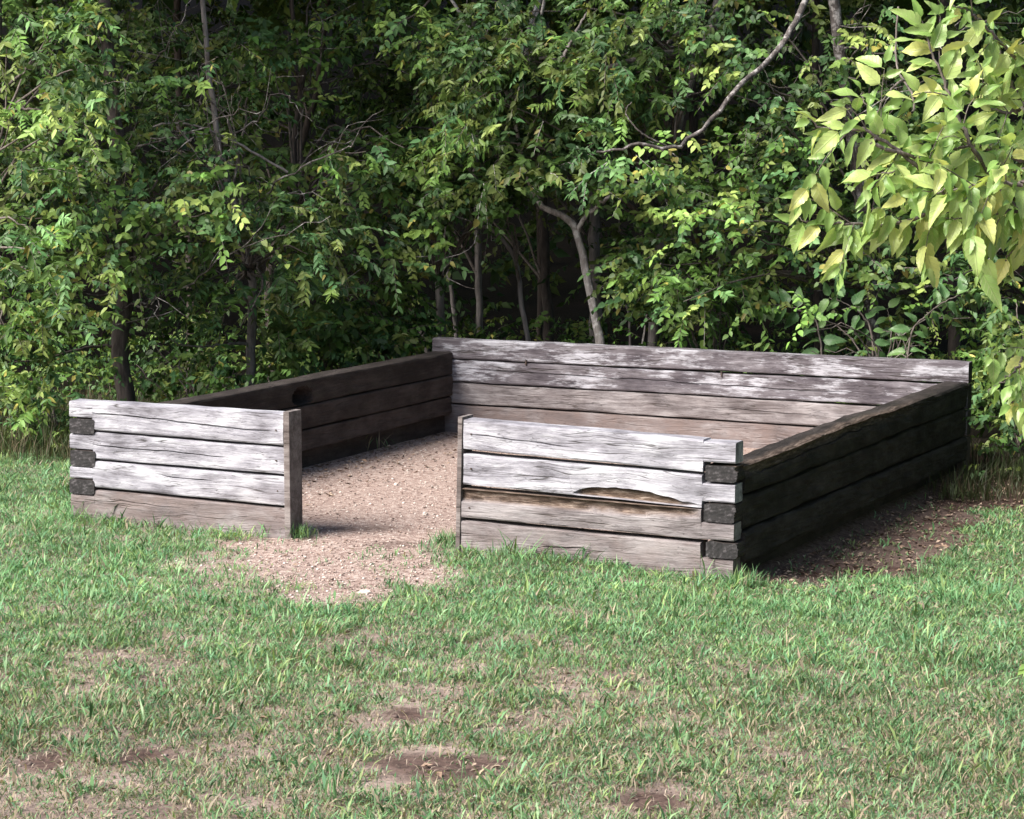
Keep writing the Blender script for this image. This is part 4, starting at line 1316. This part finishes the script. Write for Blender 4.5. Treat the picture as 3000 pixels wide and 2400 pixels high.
GPAL = np.array([[0.148, 0.295, 0.122], [0.114, 0.250, 0.098], [0.22, 0.365, 0.175], [0.133, 0.288, 0.145], [0.235, 0.34, 0.122], [0.052, 0.138, 0.048]])
DRYC = np.array([0.33, 0.27, 0.19])


def sample_lawn(n, r):
    """Random lawn points, evenly spread over the part of the lawn in front of the camera."""
    out = []
    tot = 0
    while tot < n:
        m_ = n * 2
        dp = 8.4 + 12.6 * r.random(m_)
        la = (r.random(m_) * 2 - 1) * 5.6
        ok = np.abs(la) < 0.24 * dp + 0.5
        # nearer ground shows larger: thin out towards the far edge a little
        ok &= r.random(m_) < np.clip((11.5 / dp) ** 1.0, 0, 1)
        p = CAM[None, :2] + F0[None, :2] * dp[ok][:, None] + R0[None, :2] * la[ok][:, None]
        out.append(p); tot += len(p)
    return np.vstack(out)[:n]


def lawn_cover(x, y):
    dp = depth_of(x, y); la = lateral_of(x, y)
    g = 0.25 * fbm(x, y, 0.9, 41, 2) + 0.38 * fbm(x, y, 0.30, 42, 3) + 0.47 * fbm(x, y, 0.10, 45, 2)
    # lush near the walls, worn towards the camera
    lush = 0.22 * sstep(11.5, 15.5, dp) + 0.08 * sstep(0.4, 1.8, la)
    lush += 0.30 * sstep(0.45, 0.1, -y) * (y < 0.02) * (x > -0.3) * (x < WX + 0.3)
    lush -= 0.05 * sstep(-0.3, -2.0, la) * sstep(14.0, 12.0, dp)
    return sstep(0.385, 0.555, g + lush)


def lawn():
    r = np.random.default_rng(21)
    cover_bag = Bag()
    NT_ = 92000
    p = sample_lawn(NT_, r)
    x, y = p[:, 0], p[:, 1]
    cov = lawn_cover(x, y)
    sm = spill_mask(x, y)
    pen = inside_pen(x, y, 0.015)
    right = (x > WX + 0.01) & (x < WX + 0.72 + 1.0 * (fbm(x, y, 0.5, 43) - 0.5)) & (y > 0.0)
    we = wood_edge(x, y)
    pk = 0.24 + 0.76 * cov
    pk = pk * (1 - 0.97 * sm) * np.where(right, 0.06, 1.0) * sstep(0.9, -0.1, we)
    for c, a, b in DAMPS:
        la = lateral_of(x, y) - lateral_of(c[0], c[1]); dp = depth_of(x, y) - depth_of(c[0], c[1])
        pk = pk * (0.04 + 0.96 * sstep(0.7, 1.3, np.hypot(la / a, dp / (b * 4)) + (fbm(x, y, 0.15, 87) - 0.5) * 0.9))
    keep = (~pen) & (r.random(NT_) < pk)
    x, y, cov = x[keep], y[keep], cov[keep]
    n = len(x)
    nb = 8
    # each tuft: blades splayed from one crown
    wallnear = sstep(0.30, 0.02, -y) * (y < 0.03) * (x > -0.1) * (x < WX + 0.1) * ((x < 1.95) | (x > 2.75))
    mound = fbm(x, y, 0.22, 46, 2)
    th = (0.014 + 0.020 * r.random(n) + 0.012 * cov + 0.022 * sstep(0.5, 0.75, mound)) * (1 + 1.0 * wallnear)
    tall = r.random(n) < 0.07
    th = np.where(tall, th * 1.9, th)
    spread = 0.022 + 0.03 * r.random(n)
    X = (x[:, None] + r.normal(size=(n, nb)) * spread[:, None]).ravel()
    Y = (y[:, None] + r.normal(size=(n, nb)) * spread[:, None]).ravel()
    az0 = r.random(n) * 2 * np.pi
    az = (az0[:, None] + r.normal(size=(n, nb)) * 1.4).ravel()
    h = (th[:, None] * (0.6 + 0.9 * r.random((n, nb)))).ravel()
    lean = (0.55 + 1.25 * r.random((n, nb))).ravel()
    w = (0.0035 + 0.0045 * r.random((n, nb))).ravel() * np.where(tall, 1.7, 1.0).repeat(nb)
    c = GPAL[r.integers(0, len(GPAL), n)].repeat(nb, 0) * (0.72 + 0.55 * r.random((n * nb, 1)))
    zone = fbm(x, y, 0.6, 44, 2).repeat(nb)[:, None]
    c = c * (0.80 + 0.40 * zone)
    worn = sstep(13.5, 10.0, depth_of(x, y))
    dry = r.random(n * nb) < np.clip(0.30 - 0.22 * cov + 0.22 * worn, 0.02, 1).repeat(nb)
    c = c * (1 - 0.15 * worn.repeat(nb)[:, None] * np.array([[0.6, 1.0, 0.8]]))
    c[dry] = DRYC * (0.5 + 0.7 * r.random((dry.sum(), 1)))
    ok = ~inside_pen(X, Y, 0.004)
    V, T, C = blades(X[ok], Y[ok], h[ok], az[ok], lean[ok], w[ok], c[ok], r)
    o = link('lawn_grass', np_mesh('lawn_grass', V, T, C), mats=M_GRASS)
    tag(o, 'short patchy green lawn in front of the enclosure', 'grass', kind='stuff')
    # dry thatch and clippings lying on the bare soil
    N = 90000
    p = sample_lawn(N, r); x, y = p[:, 0], p[:, 1]
    keep = (~inside_pen(x, y, 0.01)) & (spill_mask(x, y) < 0.5) & (wood_edge(x, y) < 0.5) & (r.random(N) < 0.95 - 0.7 * lawn_cover(x, y))
    x, y = x[keep], y[keep]; n = len(x)
    c = np.array([0.40, 0.33, 0.26]) * (0.25 + 0.95 * r.random((n, 1)))
    V, T, C = blades(x, y, 0.02 + 0.035 * r.random(n), r.random(n) * 6.28, 1.35 + 0.2 * r.random(n), 0.003 + 0.003 * r.random(n), c, r, ground_z(x, y) + 0.004)
    o = link('dry_thatch', np_mesh('dry_thatch', V, T, C), mats=M_GRASS)
    tag(o, 'dry tan clippings scattered over the bare soil', 'thatch', kind='stuff')
    # tall weeds and dry grass where the lawn meets the wood
    N = 15000
    dp = 18.3 + 5.2 * r.random(N); la = (r.random(N) * 2 - 1) * 6.2
    p = CAM[None, :2] + F0[None, :2] * dp[:, None] + R0[None, :2] * la[:, None]
    x, y = p[:, 0], p[:, 1]
    we = wood_edge(x, y)
    keep = (~inside_pen(x, y, 0.12)) & (we > -0.25) & (we < 3.2) & (r.random(N) < 0.35 + 0.65 * fbm(x, y, 0.7, 47))
    x, y = x[keep], y[keep]; n = len(x); nb = 7
    X = (x[:, None] + r.normal(size=(n, nb)) * 0.05).ravel(); Y = (y[:, None] + r.normal(size=(n, nb)) * 0.05).ravel()
    h = (0.12 + 0.26 * r.random((n, 1)) * (0.6 + 0.8 * r.random((n, nb)))).ravel()
    c = np.array([[0.085, 0.12, 0.045]]) * (0.6 + 0.7 * r.random((n * nb, 1)))
    dry = (fbm(x, y, 0.8, 48).repeat(nb) + 0.35 * r.random(n * nb)) > np.where(lateral_of(X, Y) > 1.5, 0.85, 0.74)
    c[dry] = np.array([0.20, 0.165, 0.105]) * (0.5 + 0.7 * r.random((dry.sum(), 1)))
    c = c * np.where(lateral_of(X, Y) > 1.5, 0.5, 0.85)[:, None]
    h = h * np.where(lateral_of(X, Y) > 1.5, 0.65, 1.0)
    V, T, C = blades(X, Y, h, r.random(n * nb) * 6.28, 0.15 + 0.9 * r.random(n * nb), 0.005 + 0.006 * r.random(n * nb), c, r)
    o = link('tall_weeds', np_mesh('tall_weeds', V, T, C), mats=M_GRASS)
    tag(o, 'tall weeds and dry grass along the edge of the wood', 'weeds', kind='stuff')
    # leafy ground cover under the trees
    N = 5200
    dp = 19.0 + 6.5 * r.random(N); la = (r.random(N) * 2 - 1) * 6.5
    p = CAM[None, :2] + F0[None, :2] * dp[:, None] + R0[None, :2] * la[:, None]
    x, y = p[:, 0], p[:, 1]
    keep = (~inside_pen(x, y, 0.15)) & (wood_edge(x, y) > 0.0) & (r.random(N) < fbm(x, y, 0.9, 49) * 1.3)
    x, y = x[keep], y[keep]; n = len(x)
    cen = np.stack([x, y, ground_z(x, y) + 0.10 + 0.75 * r.random(n) ** 1.6], 1)
    V, T, _, _ = sprays(cen, r.normal(size=(n, 3)) * np.array([1, 1, 0.3]), 0.12 + 0.15 * r.random(n), 8, 0.05 + 0.03 * r.random(n), r, np.array([[0, 0, 1.0]]) + 0.4 * r.normal(size=(n, 3)) + FACE * 0.5, 0.1)
    o = link('ground_cover', np_mesh('ground_cover', V, T, leaf_colours(n * 8, 8, r, 0.03, 1.0).repeat(5, 0)), mats=M_LEAF)
    tag(o, 'low leafy ground cover beneath the trees', 'ground cover', kind='stuff')


lawn()


def tuft(label, u, v, n, hh, dryf, seed, z=0.0, spread=0.05, on=None):
    r = np.random.default_rng(seed)
    p = on if on is not None else on_ground(u, v, z)
    x = p[0] + r.normal(size=n) * spread; y = p[1] + r.normal(size=n) * spread
    c = GPAL[r.integers(0, len(GPAL), n)] * (0.6 + 0.6 * r.random((n, 1)))
    dry = r.random(n) < dryf
    c[dry] = DRYC * (0.5 + 0.6 * r.random((dry.sum(), 1)))
    V, T, C = blades(x, y, hh * (0.5 + 0.8 * r.random(n)), r.random(n) * 6.28, 0.2 + 0.9 * r.random(n), 0.004 + 0.004 * r.random(n), c, r)
    o = link('grass_tuft', np_mesh('grass_tuft', V, T, C), mats=M_GRASS)
    tag(o, label, 'grass tuft', 'loose grass tufts in and around the enclosure')


tuft('wispy dry grass tuft on the grit against the left inner wall', 1010, 1315, 260, 0.17, 0.45, 61, spread=0.13)
tuft('leafy green tuft at the foot of the left opening board', 880, 1570, 150, 0.10, 0.05, 62, spread=0.05)
tuft('bright green tuft at the foot of the right opening board', 1312, 1600, 190, 0.12, 0.05, 63, spread=0.045)
tuft('green grass sprig against the back wall showing over the front right timber', 2085, 1290, 40, 0.17, 0.1, 64, spread=0.03)
tuft('brown dead grass sprig beside the front right corner inside', 2200, 1300, 26, 0.16, 1.0, 65, spread=0.04)
tuft('rank grass tuft at the outer foot of the front right corner', 2190, 1690, 120, 0.11, 0.15, 66, spread=0.05)


# ------------------------------------------------------------------ grit, stones, litter
def chips(name, pts, size, cols, r, squash=0.55):
    N = len(pts)
    oc = np.array([[1, 0, 0], [0, 1, 0], [-1, 0, 0], [0, -1, 0], [0, 0, 1], [0, 0, -1]], float)
    V = oc[None] * size[:, None, None] * (0.6 + 0.8 * r.random((N, 6, 1)))
    V[:, :, 2] *= squash
    a = r.random(N) * 6.28
    ca, sa = np.cos(a)[:, None], np.sin(a)[:, None]
    V = np.stack([V[:, :, 0] * ca - V[:, :, 1] * sa, V[:, :, 0] * sa + V[:, :, 1] * ca, V[:, :, 2] + 0.3 * V[:, :, 0] * (r.random((N, 1)) - 0.5)], 2)
    V = V + pts[:, None, :]
    T = np.array([[0, 1, 4], [1, 2, 4], [2, 3, 4], [3, 0, 4], [1, 0, 5], [2, 1, 5], [3, 2, 5], [0, 3, 5]])
    T = (np.arange(N) * 6)[:, None, None] + T[None]
    return np_mesh(name, V.reshape(-1, 3), T.reshape(-1, 3), cols.repeat(6, 0))


r = np.random.default_rng(31)
N = 40000
x = -0.5 + 5.6 * r.random(N); y = -2.6 + 8.0 * r.random(N) ** 1.2
sm = spill_mask(x, y); pen = inside_pen(x, y, -0.2)
bare = fbm(x, y, 0.5, 33)
keep = (r.random(N) < np.where(pen, np.where(y < 4.2, 0.55, 0.3), np.clip(sm * 0.95 + 0.45 * sstep(0.45, 0.0, poly_sdf(x, y, SPILL)), 0, 1))) & (r.random(N) < 0.35 + bare)
x, y = x[keep], y[keep]; n = len(x)
cp = np.array([[0.56, 0.46, 0.41], [0.42, 0.31, 0.27], [0.66, 0.60, 0.55], [0.22, 0.145, 0.12], [0.10, 0.07, 0.06], [0.40, 0.30, 0.26]])
cols = cp[r.integers(0, 6, n)] * (0.75 + 0.45 * r.random((n, 1)))
sz = 0.004 + 0.009 * r.random(n) ** 2.5
o = link('gravel', chips('gravel', np.stack([x, y, ground_z(x, y) + sz * 0.25], 1), sz, cols, r), mats=M_CHIP)
tag(o, 'pale pinkish gravel on the enclosure floor spilling out through the opening', 'gravel', kind='stuff')

# crumbs of soil and small pebbles on the worn patches of the lawn
N = 15000
p = sample_lawn(N, r); x, y = p[:, 0], p[:, 1]
keep = (~inside_pen(x, y, 0.02)) & (wood_edge(x, y) < 0) & (r.random(N) < 1.05 - lawn_cover(x, y))
x, y = x[keep], y[keep]; n = len(x)
cols = np.array([[0.24, 0.17, 0.145], [0.13, 0.088, 0.075], [0.38, 0.31, 0.27], [0.07, 0.048, 0.042]])[r.integers(0, 4, n)] * (0.7 + 0.5 * r.random((n, 1)))
sz = 0.004 + 0.010 * r.random(n) ** 2
o = link('soil_crumbs', chips('soil_crumbs', np.stack([x, y, ground_z(x, y) + sz * 0.25], 1), sz, cols, r, 0.7), mats=M_CHIP)
tag(o, 'crumbs of soil and pebbles on the worn patches of the lawn', 'soil', kind='stuff')

# fallen leaves and bark on the bare strip by the right wall and in the lawn
N = 5800
x = np.concatenate([WX + 0.05 + 1.3 * r.random(2600), 2 + 6 * r.random(2600), 0.24 + 0.9 * r.random(600) ** 2])
y = np.concatenate([-0.4 + 6.6 * r.random(2600), -7 + 7 * r.random(2600), 0.4 + 5.2 * r.random(600)])
inner = np.arange(N) >= 5200
keep = (inner | ~inside_pen(x, y, 0.02)) & (r.random(N) < np.where((x > WX) | inner, 0.8, 0.25))
x, y = x[keep], y[keep]; n = len(x)
pos = np.stack([x, y, ground_z(x, y) + 0.006 + 0.01 * r.random(n)], 1)
a = r.random(n) * 6.28
sz = 0.022 + 0.035 * r.random(n)
V, T = leaf_arrays(pos, np.stack([np.cos(a), np.sin(a), 0.2 * r.normal(size=n)], 1), np.array([[0, 0, 1.0]]) + 0.35 * r.normal(size=(n, 3)), sz, sz * 0.5, 0.3, 0.1)
cl = np.array([[0.20, 0.13, 0.085], [0.30, 0.21, 0.15], [0.11, 0.075, 0.055], [0.38, 0.29, 0.22]])[r.integers(0, 4, n)] * (0.6 + 0.6 * r.random((n, 1)))
o = link('leaf_litter', np_mesh('leaf_litter', V, T, cl.repeat(5, 0)), mats=M_CHIP)
tag(o, 'fallen brown leaves on the bare strip beside the right wall', 'leaf litter', kind='stuff')


def stone(label, u, v, sx, sy, sz, seed):
    r = np.random.default_rng(seed)
    p = on_ground(u, v)
    nl, nw = 6, 9
    ph = np.linspace(-0.9, 1.45, nl); th = np.linspace(0, 2 * np.pi, nw, endpoint=False)
    V = np.stack([np.cos(ph)[:, None] * np.cos(th)[None], np.cos(ph)[:, None] * np.sin(th)[None], np.repeat(np.sin(ph)[:, None], nw, 1)], 2)
    V = V * (0.8 + 0.4 * r.random((nl, nw, 1))) * np.array([sx, sy, sz])
    i = np.arange(nl * nw).reshape(nl, nw); j = np.roll(i, -1, 1)
    Q = np.stack([i[:-1].ravel(), j[:-1].ravel(), j[1:].ravel(), i[1:].ravel()], 1).tolist() + [i[-1].tolist(), i[0][::-1].tolist()]
    me = bpy.data.meshes.new('stone'); me.from_pydata(V.reshape(-1, 3).tolist(), [], Q)
    o = link('stone', me, mats=M_STONE)
    o.location = (p[0], p[1], float(ground_z(p[0], p[1])) + sz * 0.2)
    o.rotation_euler = (0, 0, r.random() * 3)
    tag(o, label, 'stone', 'loose stones on the ground')


stone('small whitish stone at the front edge of the gravel spill', 1068, 1726, 0.045, 0.025, 0.018, 1)
stone('flat pinkish stone lying in the lawn below the gravel spill', 1190, 1962, 0.06, 0.035, 0.016, 2)
stone('tiny dark-topped stone on the enclosure floor near the right opening board', 1245, 1508, 0.02, 0.02, 0.022, 3)
stone('small stone on the enclosure floor beyond the opening', 1160, 1420, 0.018, 0.018, 0.018, 4)
stone('small pale stone in the lawn below the middle of the picture', 1400, 2330, 0.03, 0.02, 0.013, 5)
